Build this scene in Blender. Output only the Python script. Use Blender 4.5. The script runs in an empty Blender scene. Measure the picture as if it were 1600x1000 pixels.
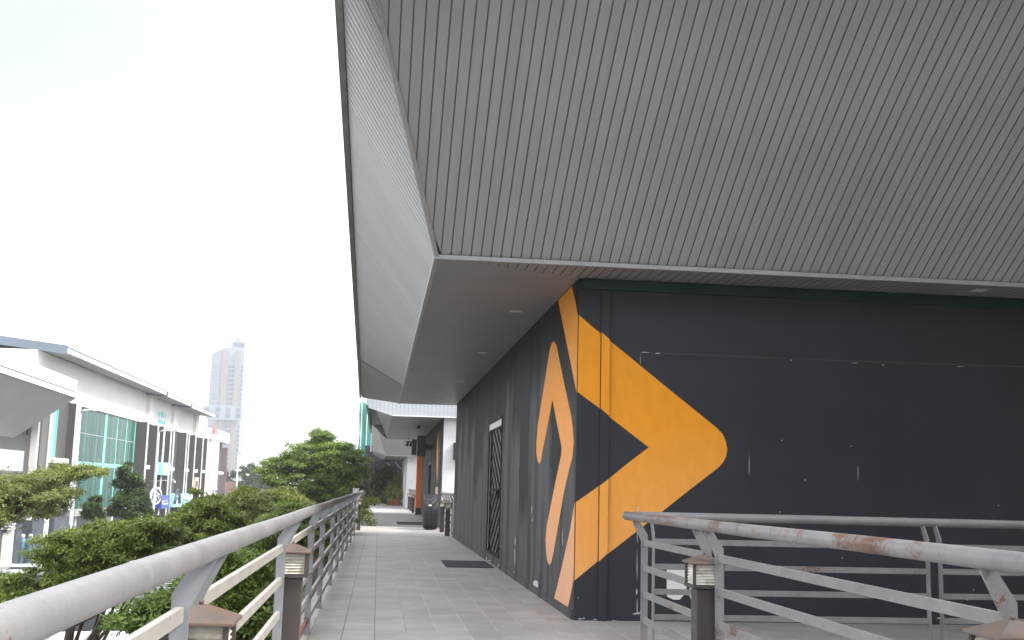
import bpy, math, random
import numpy as np
from mathutils import Vector, Matrix
from mathutils.geometry import tessellate_polygon
R = math.radians
SC = bpy.context.scene
COL = SC.collection

# ------------------------------------------------------------------ camera
FPX, EYE = 1735.0, 1.45
YAW, PIT, ROL = R(6.60), R(8.64), R(1.445)
_f = np.array([math.sin(YAW)*math.cos(PIT), math.cos(YAW)*math.cos(PIT), math.sin(PIT)])
_r0 = np.array([math.cos(YAW), -math.sin(YAW), 0.0]); _u0 = np.cross(_r0, _f)
_r = math.cos(ROL)*_r0+math.sin(ROL)*_u0; _u = -math.sin(ROL)*_r0+math.cos(ROL)*_u0
cam = bpy.data.cameras.new('camera'); co = bpy.data.objects.new('camera', cam); COL.objects.link(co)
cam.sensor_width = 36; cam.lens = 36*FPX/1600; cam.clip_end = 6000; cam.clip_start = 0.05
co.matrix_world = Matrix(((_r[0], _u[0], -_f[0], 0), (_r[1], _u[1], -_f[1], 0), (_r[2], _u[2], -_f[2], EYE), (0, 0, 0, 1)))
SC.camera = co
def at(x, y, **k):
    """surveying helper: where the sight line through a point of the photo meets a wall, floor or depth plane"""
    d = _f*FPX+_r*(x-800)-_u*(y-500)
    (ax, v), = k.items(); i = 'XYZ'.index(ax); o = np.array([0, 0, EYE])
    return o+d*(v-o[i])/d[i]

# ------------------------------------------------------------------ light
SUN_EL, SUN_AZ = R(46), R(112)       # azimuth clockwise from +Y
W = bpy.data.worlds.new('World'); SC.world = W; W.use_nodes = True
wn = W.node_tree; bg = wn.nodes['Background']
sky = wn.nodes.new('ShaderNodeTexSky'); sky.sky_type = 'NISHITA'; sky.sun_disc = False
sky.sun_elevation = SUN_EL; sky.sun_rotation = SUN_AZ; sky.air_density = 1.0; sky.dust_density = 3.0; sky.ozone_density = 1.0
hs = wn.nodes.new('ShaderNodeHueSaturation'); hs.inputs['Saturation'].default_value = 0.35
wn.links.new(sky.outputs[0], hs.inputs['Color'])
# an even bright cloud layer over the clear sky
tc = wn.nodes.new('ShaderNodeTexCoord'); nz = wn.nodes.new('ShaderNodeTexNoise'); nz.inputs['Scale'].default_value = 1.6; nz.inputs['Detail'].default_value = 4
wn.links.new(tc.outputs['Generated'], nz.inputs['Vector'])
cr = wn.nodes.new('ShaderNodeValToRGB'); cr.color_ramp.elements[0].position = 0.3; cr.color_ramp.elements[1].position = 0.7
cr.color_ramp.elements[0].color = (8.2, 8.6, 9.3, 1); cr.color_ramp.elements[1].color = (10.4, 10.5, 10.7, 1)
wn.links.new(nz.outputs['Fac'], cr.inputs['Fac'])
_pd = at(30, 60, Y=100.0)-np.array([0, 0, EYE]); _pd = _pd/np.linalg.norm(_pd)      # a thin bluish opening in the cloud deck, up to the left
dt = wn.nodes.new('ShaderNodeVectorMath'); dt.operation = 'DOT_PRODUCT'; wn.links.new(tc.outputs['Generated'], dt.inputs[0]); dt.inputs[1].default_value = tuple(_pd)
ma = wn.nodes.new('ShaderNodeMath'); ma.operation = 'MULTIPLY_ADD'; wn.links.new(nz.outputs['Fac'], ma.inputs[0]); ma.inputs[1].default_value = .05; wn.links.new(dt.outputs['Value'], ma.inputs[2])
pr = wn.nodes.new('ShaderNodeMapRange'); pr.interpolation_type = 'SMOOTHSTEP'; pr.inputs['From Min'].default_value = .970; pr.inputs['From Max'].default_value = 1.034; wn.links.new(ma.outputs[0], pr.inputs['Value'])
mx = wn.nodes.new('ShaderNodeMixRGB'); mx.inputs['Fac'].default_value = 0.72
wn.links.new(hs.outputs[0], mx.inputs[1]); wn.links.new(cr.outputs[0], mx.inputs[2])
mp_ = wn.nodes.new('ShaderNodeMixRGB'); wn.links.new(pr.outputs[0], mp_.inputs['Fac']); wn.links.new(mx.outputs[0], mp_.inputs[1]); mp_.inputs[2].default_value = (2.65, 2.85, 3.2, 1)
wn.links.new(mp_.outputs[0], bg.inputs['Color']); bg.inputs['Strength'].default_value = 0.10
sl = bpy.data.lights.new('sun', 'SUN'); sl.energy = 2.2; sl.angle = R(14); sl.color = (1.0, 0.96, 0.9)
so = bpy.data.objects.new('sun', sl); COL.objects.link(so)
_sd = Vector((math.sin(SUN_AZ)*math.cos(SUN_EL), math.cos(SUN_AZ)*math.cos(SUN_EL), math.sin(SUN_EL)))
so.rotation_euler = _sd.to_track_quat('Z', 'Y').to_euler(); so.location = (0, 0, 60)
SC.view_settings.view_transform = 'Standard'; SC.view_settings.look = 'None'; SC.view_settings.gamma = 1
SC.view_settings.use_curve_mapping = False; SC.view_settings.exposure = 1.52
SC.cycles.max_bounces = 8; SC.cycles.volume_bounces = 1; SC.cycles.use_denoising = True
SC.cycles.transparent_max_bounces = 16

# ------------------------------------------------------------------ materials
def _nt(name):
    m = bpy.data.materials.new(name); m.use_nodes = True
    return m, m.node_tree, m.node_tree.nodes['Principled BSDF']
def N(nt, t, **k):
    n = nt.nodes.new('ShaderNode'+t)
    for a, v in k.items():
        if hasattr(n, a): setattr(n, a, v)
        else: n.inputs[a].default_value = v
    return n
def coords(nt, scale=(1, 1, 1)):
    t = N(nt, 'TexCoord'); m = N(nt, 'Mapping'); m.inputs['Scale'].default_value = scale
    nt.links.new(t.outputs['Object'], m.inputs['Vector']); return m.outputs['Vector']
def ramp(nt, fac, stops):
    r = N(nt, 'ValToRGB'); e = r.color_ramp.elements
    while len(e) < len(stops): e.new(0.5)
    for q, (p, c) in zip(e, stops):
        q.position = p; q.color = (*c, 1) if len(c) == 3 else c
    nt.links.new(fac, r.inputs['Fac']); return r.outputs['Color']
def mixc(nt, fac, a, b, mode='MIX'):
    m = N(nt, 'MixRGB', blend_type=mode)
    for i, v in ((0, fac), (1, a), (2, b)):
        if isinstance(v, (float, int)): m.inputs[i].default_value = v
        elif isinstance(v, tuple): m.inputs[i].default_value = (*v, 1)
        else: nt.links.new(v, m.inputs[i])
    return m.outputs[0]
def noise(nt, vec, scale, detail=4, rough=0.55):
    n = N(nt, 'TexNoise', Scale=scale, Detail=detail, Roughness=rough); nt.links.new(vec, n.inputs['Vector']); return n.outputs['Fac']
def bump(nt, b, h, strength, dist=0.01):
    n = N(nt, 'Bump', Strength=strength, Distance=dist); nt.links.new(h, n.inputs['Height']); nt.links.new(n.outputs[0], b.inputs['Normal'])
def pm(name, c1, c2=None, scale=3.0, rough=0.6, stretch=(1, 1, 1), metal=0.0, bmp=0.0, bscale=40.0, spec=0.5, lo=0.35, hi=0.65, specks=None):
    """two-tone weathered paint or surface"""
    m, nt, b = _nt(name); v = coords(nt, stretch)
    c2 = c2 or tuple(x*0.82 for x in c1)
    col = ramp(nt, noise(nt, v, scale, 6), [(lo, c2), (hi, c1)])
    if specks:
        sc, th, c = specks
        f = ramp(nt, noise(nt, coords(nt), sc, 3), [(th, (0, 0, 0)), (th+0.03, (1, 1, 1))])
        col = mixc(nt, f, col, c)
    nt.links.new(col, b.inputs['Base Color'])
    b.inputs['Roughness'].default_value = rough; b.inputs['Metallic'].default_value = metal
    b.inputs['Specular IOR Level'].default_value = spec
    if bmp: bump(nt, b, noise(nt, coords(nt), bscale, 4), bmp)
    return m
M = {}
XWALL = 2.253
def mat_clad(name, c1, c2, axis, pitch, off, streak, rough=.5):
    m, nt, b = _nt(name); t = N(nt, 'TexCoord'); sp = N(nt, 'SeparateXYZ'); nt.links.new(t.outputs['Object'], sp.inputs[0])
    a = N(nt, 'Math', operation='MULTIPLY_ADD'); nt.links.new(sp.outputs[axis], a.inputs[0]); a.inputs[1].default_value = 1/pitch; a.inputs[2].default_value = off/pitch
    fl = N(nt, 'Math', operation='FLOOR'); nt.links.new(a.outputs[0], fl.inputs[0])
    wh = N(nt, 'TexWhiteNoise'); wh.noise_dimensions = '1D'; nt.links.new(fl.outputs[0], wh.inputs['W'])
    c = ramp(nt, noise(nt, coords(nt), .8, 5), [(.35, c2), (.65, c1)])
    c = mixc(nt, 1.0, c, ramp(nt, wh.outputs['Value'], [(0, (.968, .968, .97)), (1, (1.025, 1.025, 1.022))]), 'MULTIPLY')
    c = mixc(nt, 1.0, c, ramp(nt, noise(nt, coords(nt, streak), 3.0, 6, .65), [(.30, (.92, .915, .91)), (.52, (1, 1, 1))]), 'MULTIPLY')
    nt.links.new(c, b.inputs['Base Color']); b.inputs['Roughness'].default_value = rough
    bump(nt, b, noise(nt, coords(nt), 2.2, 3), .06, .02); return m
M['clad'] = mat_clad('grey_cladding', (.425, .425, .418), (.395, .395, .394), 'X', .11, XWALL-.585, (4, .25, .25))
M['clad_side'] = mat_clad('side_cladding', (.60, .60, .60), (.55, .55, .555), 'Y', .108, 12.72, (.25, 3, .25))  # same panels as the front; the paler tone stands in for more skylight
M['side_joint'] = pm('side_joint', (.30, .30, .31), (.26, .26, .27), 3, .6)
M['groove'] = pm('cladding_groove', (.21, .21, .21), (.16, .16, .16), 4, .7)
M['soffit'] = pm('soffit_board', (.285, .282, .280), (.25, .248, .247), .8, .45)
M['trim'] = pm('edge_trim', (.39, .39, .39), (.32, .32, .325), 5, .4, lo=.3)
M['gutter'] = pm('gutter', (.30, .30, .30), (.22, .22, .22), 2, .5)
M['green'] = pm('green_beam', (.004, .026, .022), (.003, .016, .015), 3, .5)
M['white'] = pm('white_wall_paint', (.70, .70, .70), (.64, .65, .65), .8, .7, bmp=.03)
M['endclad'] = pm('bluish_pale_cladding', (.42, .44, .47), (.37, .39, .42), .8, .5)
M['whiteclad'] = pm('pale_cladding', (.74, .74, .76), (.68, .69, .71), .8, .5)
M['orange'] = pm('orange_column_paint', (.80, .20, .02), (.70, .16, .02), 3, .5)
M['black'] = pm('black_plastic', (.012, .012, .014), (.02, .02, .022), 8, .45)
M['jet'] = pm('black_gate_paint', (.006, .006, .0065), (.010, .010, .011), 6, .6, spec=.15)
M['dark_metal'] = pm('dark_metal', (.02, .021, .025), (.035, .035, .04), 6, .45)
M['concrete'] = pm('concrete', (.42, .41, .39), (.33, .32, .30), 2, .85, bmp=.08)
M['chip'] = pm('bare_plaster', (.62, .61, .59), (.48, .47, .45), 20, .85)
M['mat'] = pm('rubber_mat', (.045, .047, .058), (.03, .032, .04), 60, .9, bmp=.4, bscale=200)
M['lamp'] = pm('downlight_lens', (.80, .76, .68), (.74, .70, .62), 10, .3)
M['brown'] = pm('brown_paint', (.058, .044, .040), (.042, .033, .032), 6, .4, stretch=(1, 1, .2))
M['louvre'] = pm('yellowed_louvre', (.72, .70, .63), (.46, .42, .33), 16, .45, lo=.36, hi=.56)
M['capcu'] = pm('rusty_cap', (.15, .088, .062), (.10, .088, .08), 9, .5, lo=.42, hi=.58, specks=(24, .64, (.22, .085, .038)))
M['terracotta'] = pm('terracotta', (.42, .16, .08), (.34, .12, .06), 6, .8)
M['bark'] = pm('bark', (.12, .085, .06), (.06, .045, .034), 8, .9, stretch=(1, 1, .25), bmp=.5)
M['rubber'] = pm('tyre_rubber', (.016, .017, .02), (.026, .027, .03), 8, .55, bmp=.2)
M['asphalt'] = pm('asphalt', (.10, .10, .10), (.075, .075, .077), .5, .9, bmp=.2)
M['paver'] = pm('pavement', (.34, .33, .31), (.27, .26, .25), 1.5, .9)
M['verge'] = pm('verge_grass', (.05, .075, .02), (.035, .05, .015), 2, .9, bmp=.4)
M['shopwall'] = pm('taupe_wall', (.078, .071, .076), (.064, .059, .063), .6, .75)
M['shopwhite'] = pm('cream_wall', (.78, .77, .74), (.72, .71, .68), .4, .75)
M['shopdark'] = pm('dark_grey_wall', (.075, .079, .081), (.062, .065, .067), .4, .7)
M['shopblue'] = pm('slate_wall', (.072, .083, .105), (.06, .068, .086), .5, .7)
M['bluegrey'] = pm('roof_edge_metal', (.13, .16, .20), (.11, .14, .17), .5, .5)
M['softgrey'] = pm('grey_soffit', (.33, .33, .325), (.30, .30, .295), .3, .7)
M['dglass'] = pm('dark_glass', (.03, .035, .04), (.05, .055, .06), .8, .12)
M['tealframe'] = pm('teal_frame', (.20, .56, .47), (.17, .50, .42), .8, .35)
M['tealpane'] = pm('teal_pane', (.16, .48, .42), (.12, .40, .36), .5, .15)
M['tankblue'] = pm('tank_blue', (.04, .10, .18), (.15, .23, .31), 3, .4, stretch=(4, 4, .3))
M['panelwhite'] = pm('white_panel', (.40, .42, .45), (.37, .39, .42), .5, .5)
M['shutter'] = pm('roller_shutter', (.62, .60, .52), (.52, .50, .43), .8, .5, stretch=(.2, .2, 9))
M['pole'] = pm('galvanised_pole', (.52, .54, .56), (.44, .46, .48), 3, .45, metal=.2)
M['carwhite'] = pm('white_car_paint', (.60, .60, .60), (.56, .56, .57), 2, .18)
M['carsilver'] = pm('silver_car_paint', (.42, .43, .45), (.38, .39, .41), 2, .25, metal=.4)
M['carblack'] = pm('black_car_paint', (.015, .015, .018), (.02, .02, .022), 2, .15)
M['carglass'] = pm('car_glass', (.012, .014, .016), (.02, .022, .025), 1, .06)
M['rim'] = pm('alloy_rim', (.5, .5, .52), (.4, .4, .42), 5, .3, metal=.8)
M['tail'] = pm('red_tail_lamp', (.5, .02, .015), (.4, .015, .01), 5, .2)
M['head'] = pm('clear_lamp', (.7, .7, .72), (.6, .6, .62), 5, .15)
M['towerwhite'] = pm('tower_white', (.215, .25, .31), (.19, .225, .28), .05, .7)
M['towergrey'] = pm('tower_grey', (.175, .163, .15), (.155, .145, .136), .05, .7)
M['towerglass'] = pm('tower_window', (.05, .08, .13), (.08, .11, .17), .1, .3)
M['rooftile'] = pm('red_roof_tile', (.10, .042, .036), (.075, .034, .03), 1.2, .8, stretch=(1, 6, 1))
M['signblue'] = pm('blue_sign', (.045, .08, .42), (.04, .07, .36), 1, .4)
M['signteal'] = pm('teal_sign', (.25, .70, .70), (.45, .80, .80), .35, .4)
M['signwhite'] = pm('white_sign', (.80, .80, .80), (.74, .74, .74), 1, .4)
M['signdark'] = pm('dark_sign_mark', (.05, .06, .10), (.04, .05, .08), 1, .4)
M['signyellow'] = pm('yellow_sign', (.80, .58, .22), (.76, .66, .40), .6, .4)
M['signpeach'] = pm('peach_banner', (.72, .50, .36), (.68, .46, .32), .5, .5)
M['signred'] = pm('red_letter', (.62, .05, .08), (.55, .04, .06), 1, .4)
M['tealletter'] = pm('teal_letter', (.16, .62, .64), (.14, .55, .58), 1, .4)
M['net'] = pm('green_net', (.04, .22, .17), (.08, .32, .26), 1.2, .9, stretch=(1, 1, .25), bmp=.3, bscale=5)
M['mesh'] = pm('dark_screen', (.05, .055, .068), (.075, .08, .095), 1.5, .8)
M['red'] = pm('red_flower', (.70, .06, .06), (.60, .10, .08), 6, .7)

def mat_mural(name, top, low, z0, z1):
    """orange wall paint; the grazing sheen is put into its colour, peachier towards the floor"""
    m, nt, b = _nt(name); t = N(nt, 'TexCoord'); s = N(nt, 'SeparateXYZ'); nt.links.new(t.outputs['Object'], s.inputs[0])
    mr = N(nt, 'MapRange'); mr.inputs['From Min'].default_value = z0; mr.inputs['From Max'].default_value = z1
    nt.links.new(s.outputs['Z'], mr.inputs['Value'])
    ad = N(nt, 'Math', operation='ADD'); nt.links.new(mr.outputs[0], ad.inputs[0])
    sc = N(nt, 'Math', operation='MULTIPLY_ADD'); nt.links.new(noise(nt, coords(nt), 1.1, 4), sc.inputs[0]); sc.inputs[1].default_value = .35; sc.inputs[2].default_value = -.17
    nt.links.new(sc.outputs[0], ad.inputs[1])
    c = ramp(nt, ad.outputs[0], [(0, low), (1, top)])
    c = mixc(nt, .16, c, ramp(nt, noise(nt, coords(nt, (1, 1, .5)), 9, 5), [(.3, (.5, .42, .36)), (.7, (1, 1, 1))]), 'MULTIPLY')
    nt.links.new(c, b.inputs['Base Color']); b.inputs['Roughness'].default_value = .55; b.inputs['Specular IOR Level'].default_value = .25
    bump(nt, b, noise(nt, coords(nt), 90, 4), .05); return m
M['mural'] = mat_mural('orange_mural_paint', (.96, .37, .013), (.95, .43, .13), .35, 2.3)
M['mural_side'] = mat_mural('side_mural_paint_sheen', (.90, .34, .022), (.80, .43, .25), .4, 2.7)  # peachy lower tone is painted sheen on the same orange

def mat_darkwall():
    m, nt, b = _nt('charcoal_wall_paint'); v = coords(nt)
    c = ramp(nt, noise(nt, v, .7, 6, .6), [(.3, (.0112, .0125, .0185)), (.7, (.0185, .0203, .0290))])
    st = ramp(nt, noise(nt, coords(nt, (3, 3, .12)), 2.2, 5), [(.42, (1, 1, 1)), (.75, (1.25, 1.24, 1.2))])
    c = mixc(nt, .6, c, st, 'MULTIPLY')
    sp = ramp(nt, noise(nt, v, 34, 2), [(.775, (0, 0, 0)), (.79, (1, 1, 1))])
    c = mixc(nt, sp, c, (.35, .35, .36)); nt.links.new(c, b.inputs['Base Color'])
    b.inputs['Roughness'].default_value = .62; bump(nt, b, noise(nt, v, 120, 3), .05); return m
M['darkwall'] = mat_darkwall()
def mat_streakwall():
    """uneven charcoal coat: a darker, ragged upper coat over washed-out grey, brushed in vertical streaks"""
    m, nt, b = _nt('washed_charcoal_paint'); t = N(nt, 'TexCoord'); sp = N(nt, 'SeparateXYZ'); nt.links.new(t.outputs['Object'], sp.inputs[0])
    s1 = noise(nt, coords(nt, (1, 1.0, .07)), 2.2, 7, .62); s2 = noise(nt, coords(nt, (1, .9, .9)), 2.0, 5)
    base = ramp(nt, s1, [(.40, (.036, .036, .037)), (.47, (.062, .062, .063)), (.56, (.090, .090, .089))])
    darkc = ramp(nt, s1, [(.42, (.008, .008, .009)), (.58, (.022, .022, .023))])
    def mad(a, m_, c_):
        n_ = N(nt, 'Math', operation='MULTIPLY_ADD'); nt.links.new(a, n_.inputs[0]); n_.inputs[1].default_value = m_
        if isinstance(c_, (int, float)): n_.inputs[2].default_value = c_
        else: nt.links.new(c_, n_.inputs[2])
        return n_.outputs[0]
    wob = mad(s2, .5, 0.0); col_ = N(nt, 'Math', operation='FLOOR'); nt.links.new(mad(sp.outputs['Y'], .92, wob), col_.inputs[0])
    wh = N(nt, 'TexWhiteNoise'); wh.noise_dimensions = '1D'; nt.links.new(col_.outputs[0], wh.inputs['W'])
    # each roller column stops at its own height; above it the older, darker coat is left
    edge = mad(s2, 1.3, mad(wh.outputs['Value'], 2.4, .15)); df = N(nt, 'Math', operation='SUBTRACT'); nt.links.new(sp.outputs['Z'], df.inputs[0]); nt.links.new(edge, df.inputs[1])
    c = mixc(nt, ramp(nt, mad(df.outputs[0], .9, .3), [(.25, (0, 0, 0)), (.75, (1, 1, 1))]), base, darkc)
    sk = ramp(nt, noise(nt, coords(nt), 40, 2), [(.77, (0, 0, 0)), (.79, (1, 1, 1))])
    c = mixc(nt, sk, c, (.2, .2, .2))
    nt.links.new(c, b.inputs['Base Color']); b.inputs['Roughness'].default_value = .62; b.inputs['Specular IOR Level'].default_value = .14
    bump(nt, b, noise(nt, coords(nt), 100, 3), .05); return m
M['streakwall'] = mat_streakwall()

def mat_tile(name, pitch, px, py, base, dark):
    m, nt, b = _nt(name); t = N(nt, 'TexCoord'); s = N(nt, 'SeparateXYZ'); nt.links.new(t.outputs['Object'], s.inputs[0])
    def line(sock, ph, half):
        a = N(nt, 'Math', operation='MULTIPLY_ADD'); nt.links.new(sock, a.inputs[0]); a.inputs[1].default_value = 1/pitch; a.inputs[2].default_value = -ph/pitch+.5+400
        f = N(nt, 'Math', operation='FRACT'); nt.links.new(a.outputs[0], f.inputs[0])
        d = N(nt, 'Math', operation='SUBTRACT'); nt.links.new(f.outputs[0], d.inputs[0]); d.inputs[1].default_value = .5
        ab = N(nt, 'Math', operation='ABSOLUTE'); nt.links.new(d.outputs[0], ab.inputs[0])
        g = N(nt, 'Math', operation='LESS_THAN'); nt.links.new(ab.outputs[0], g.inputs[0]); g.inputs[1].default_value = half/pitch
        fl = N(nt, 'Math', operation='FLOOR'); nt.links.new(a.outputs[0], fl.inputs[0])
        return g.outputs[0], fl.outputs[0]
    jx, ix = line(s.outputs['X'], px, .0046); jy, iy = line(s.outputs['Y'], py, .0045)
    cb = N(nt, 'CombineXYZ'); 
    sx = N(nt, 'Math', operation='MULTIPLY_ADD'); nt.links.new(s.outputs['X'], sx.inputs[0]); sx.inputs[1].default_value = 1/pitch; sx.inputs[2].default_value = -px/pitch
    sy = N(nt, 'Math', operation='MULTIPLY_ADD'); nt.links.new(s.outputs['Y'], sy.inputs[0]); sy.inputs[1].default_value = 1/pitch; sy.inputs[2].default_value = -py/pitch
    f1 = N(nt, 'Math', operation='FLOOR'); nt.links.new(sx.outputs[0], f1.inputs[0]); f2 = N(nt, 'Math', operation='FLOOR'); nt.links.new(sy.outputs[0], f2.inputs[0])
    nt.links.new(f1.outputs[0], cb.inputs[0]); nt.links.new(f2.outputs[0], cb.inputs[1])
    wn_ = N(nt, 'TexWhiteNoise'); nt.links.new(cb.outputs[0], wn_.inputs['Vector'])
    c = ramp(nt, wn_.outputs['Value'], [(0, tuple(x*.91 for x in base)), (1, tuple(x*1.06 for x in base))])
    dirt = noise(nt, coords(nt), 1.3, 6, .65)
    c = mixc(nt, 1.0, c, ramp(nt, dirt, [(.32, (.80, .79, .77)), (.62, (1.04, 1.04, 1.04))]), 'MULTIPLY')
    c = mixc(nt, .5, c, ramp(nt, noise(nt, coords(nt, (1, .35, 1)), 22, 5), [(.35, (.94, .94, .94)), (.65, (1, 1, 1))]), 'MULTIPLY')
    # grout: dirty (dark) to the railing side, pale to the wall side
    gx = ramp(nt, s.outputs['X'], [(.0, dark), (.55, (.60, .59, .57))])
    jf = mixc(nt, ramp(nt, noise(nt, coords(nt), 1.7, 4), [(.45, (0, 0, 0)), (.75, (1, 1, 1))]), gx, dark)
    mul = N(nt, 'Math', operation='MULTIPLY'); nt.links.new(jy, mul.inputs[0]); nt.links.new(ramp(nt, s.outputs['X'], [(0, (.62, .62, .62)), (.35, (.30, .30, .30))]), mul.inputs[1])
    c = mixc(nt, mul.outputs[0], c, tuple(x*.45 for x in base)); c = mixc(nt, jx, c, jf)
    # pale drips and small dark stains, mostly along the railing
    dr_ = ramp(nt, noise(nt, coords(nt, (1, .7, 1)), 15, 2), [(.755, (0, 0, 0)), (.77, (1, 1, 1))]); edge_ = ramp(nt, s.outputs['X'], [(0, (1, 1, 1)), (.15, (0, 0, 0))])
    c = mixc(nt, mixc(nt, 1.0, dr_, edge_, 'MULTIPLY'), c, (.70, .69, .66))
    c = mixc(nt, ramp(nt, noise(nt, coords(nt), 9, 3), [(.735, (0, 0, 0)), (.76, (.6, .6, .6))]), c, tuple(x*.45 for x in base))
    nt.links.new(c, b.inputs['Base Color']); b.inputs['Roughness'].default_value = .55
    mxj = N(nt, 'Math', operation='MAXIMUM'); nt.links.new(jx, mxj.inputs[0]); nt.links.new(jy, mxj.inputs[1])
    inv = N(nt, 'Math', operation='SUBTRACT'); inv.inputs[0].default_value = 1; nt.links.new(mxj.outputs[0], inv.inputs[1])
    bump(nt, b, inv.outputs[0], .35, .004); return m
M['tile'] = mat_tile('walkway_tile', .315, .03, 0.0, (.455, .438, .428), (.15, .14, .13))
M['tile_small'] = mat_tile('drain_strip_tile', .11, .03, 0.0, (.40, .385, .365), (.22, .21, .2))

def mat_rail(name, rust, seed):
    """grey railing paint; rust: strength of the corroded patches"""
    m, nt, b = _nt(name); v = coords(nt)
    c = ramp(nt, noise(nt, v, 5, 6), [(.3, (.18, .178, .185)), (.7, (.242, .237, .234))])
    c = mixc(nt, .5, c, ramp(nt, noise(nt, v, 38, 4), [(.34, (.84, .83, .82)), (.55, (1, 1, 1))]), 'MULTIPLY')
    mp = N(nt, 'Mapping'); mp.inputs['Location'].default_value = (seed, seed*1.7, seed*.3); mp.inputs['Scale'].default_value = (1, 1, 1); nt.links.new(v, mp.inputs['Vector'])
    big = noise(nt, mp.outputs[0], 1.5, 2); fine = noise(nt, mp.outputs[0], 30, 6, .7)
    a = N(nt, 'Math', operation='MULTIPLY_ADD'); nt.links.new(fine, a.inputs[0]); a.inputs[1].default_value = .55; nt.links.new(big, a.inputs[2])
    st = ramp(nt, a.outputs[0], [(min(.98, .93-rust), (0, 0, 0)), (min(1, 1.02-rust), (1, 1, 1))])
    ru = ramp(nt, fine, [(.35, (.05, .02, .012)), (.6, (.17, .078, .042))])
    c = mixc(nt, st, c, ru); nt.links.new(c, b.inputs['Base Color'])
    b.inputs['Roughness'].default_value = .48; b.inputs['Specular IOR Level'].default_value = .5
    bump(nt, b, noise(nt, v, 60, 4), .08); return m
M['rail'] = mat_rail('railing_paint', .02, 3.1)
M['rail_clean'] = mat_rail('railing_paint_pale', -.06, 1.0)
M['rail_rust'] = mat_rail('railing_paint_rusting', .185, 7.7)
M['post_grey'] = pm('post_grey_paint', (.215, .22, .232), (.17, .175, .185), 5, .5, specks=(16, .70, (.30, .28, .25)))
M['rail_cream'] = pm('bar_cream_paint', (.36, .345, .315), (.30, .285, .26), 6, .5, specks=(18, .68, (.20, .15, .11)))
M['rust'] = pm('bare_rust', (.24, .10, .06), (.13, .06, .045), 14, .85)

def mat_leaf(name, dark, mid, light, trans=.35):
    m, nt, b = _nt(name); g = N(nt, 'NewGeometry')
    rp = ramp(nt, g.outputs['Random Per Island'], [(0, dark), (.5, mid), (1, light)])
    cl = ramp(nt, noise(nt, coords(nt), .9, 3), [(.35, (.72, .78, .72)), (.65, (1.12, 1.1, 1.0))])
    c = mixc(nt, 1.0, rp, cl, 'MULTIPLY'); nt.links.new(c, b.inputs['Base Color']); b.inputs['Roughness'].default_value = .45
    b.inputs['Specular IOR Level'].default_value = .35
    tr = N(nt, 'BsdfTranslucent'); nt.links.new(mixc(nt, 1.0, c, (1.2, 1.35, .6), 'MULTIPLY'), tr.inputs['Color'])
    ms = N(nt, 'MixShader'); ms.inputs[0].default_value = trans; nt.links.new(b.outputs[0], ms.inputs[1]); nt.links.new(tr.outputs[0], ms.inputs[2])
    nt.links.new(ms.outputs[0], nt.nodes['Material Output'].inputs['Surface']); return m
M['leaf'] = mat_leaf('small_leaf', (.075, .125, .022), (.175, .235, .042), (.36, .39, .11))
M['leaf_deep'] = mat_leaf('deep_green_leaf', (.070, .122, .025), (.155, .225, .045), (.29, .35, .09))
M['leaf_yellow'] = mat_leaf('yellowish_leaf', (.075, .105, .024), (.155, .185, .048), (.30, .31, .11))
M['leaf_dark'] = mat_leaf('dark_leaf', (.030, .056, .016), (.060, .10, .028), (.11, .155, .045))
M['leaf_far'] = mat_leaf('far_leaf', (.025, .045, .03), (.045, .07, .045), (.075, .10, .06))
M['grassy'] = mat_leaf('strap_leaf', (.10, .14, .03), (.19, .24, .06), (.32, .34, .12))

def mat_curtainglass():
    m, nt, b = _nt('teal_curtain_glass')
    s = noise(nt, coords(nt, (1, 1.2, .06)), 1.6, 5, .7)
    c = ramp(nt, s, [(.38, (.002, .030, .026)), (.5, (.006, .075, .060)), (.62, (.02, .15, .12))])
    nt.links.new(c, b.inputs['Base Color']); b.inputs['Roughness'].default_value = .2; b.inputs['Specular IOR Level'].default_value = .06
    bump(nt, b, noise(nt, coords(nt), .35, 2), .06, .3); return m
M['curtain'] = mat_curtainglass()

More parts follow.
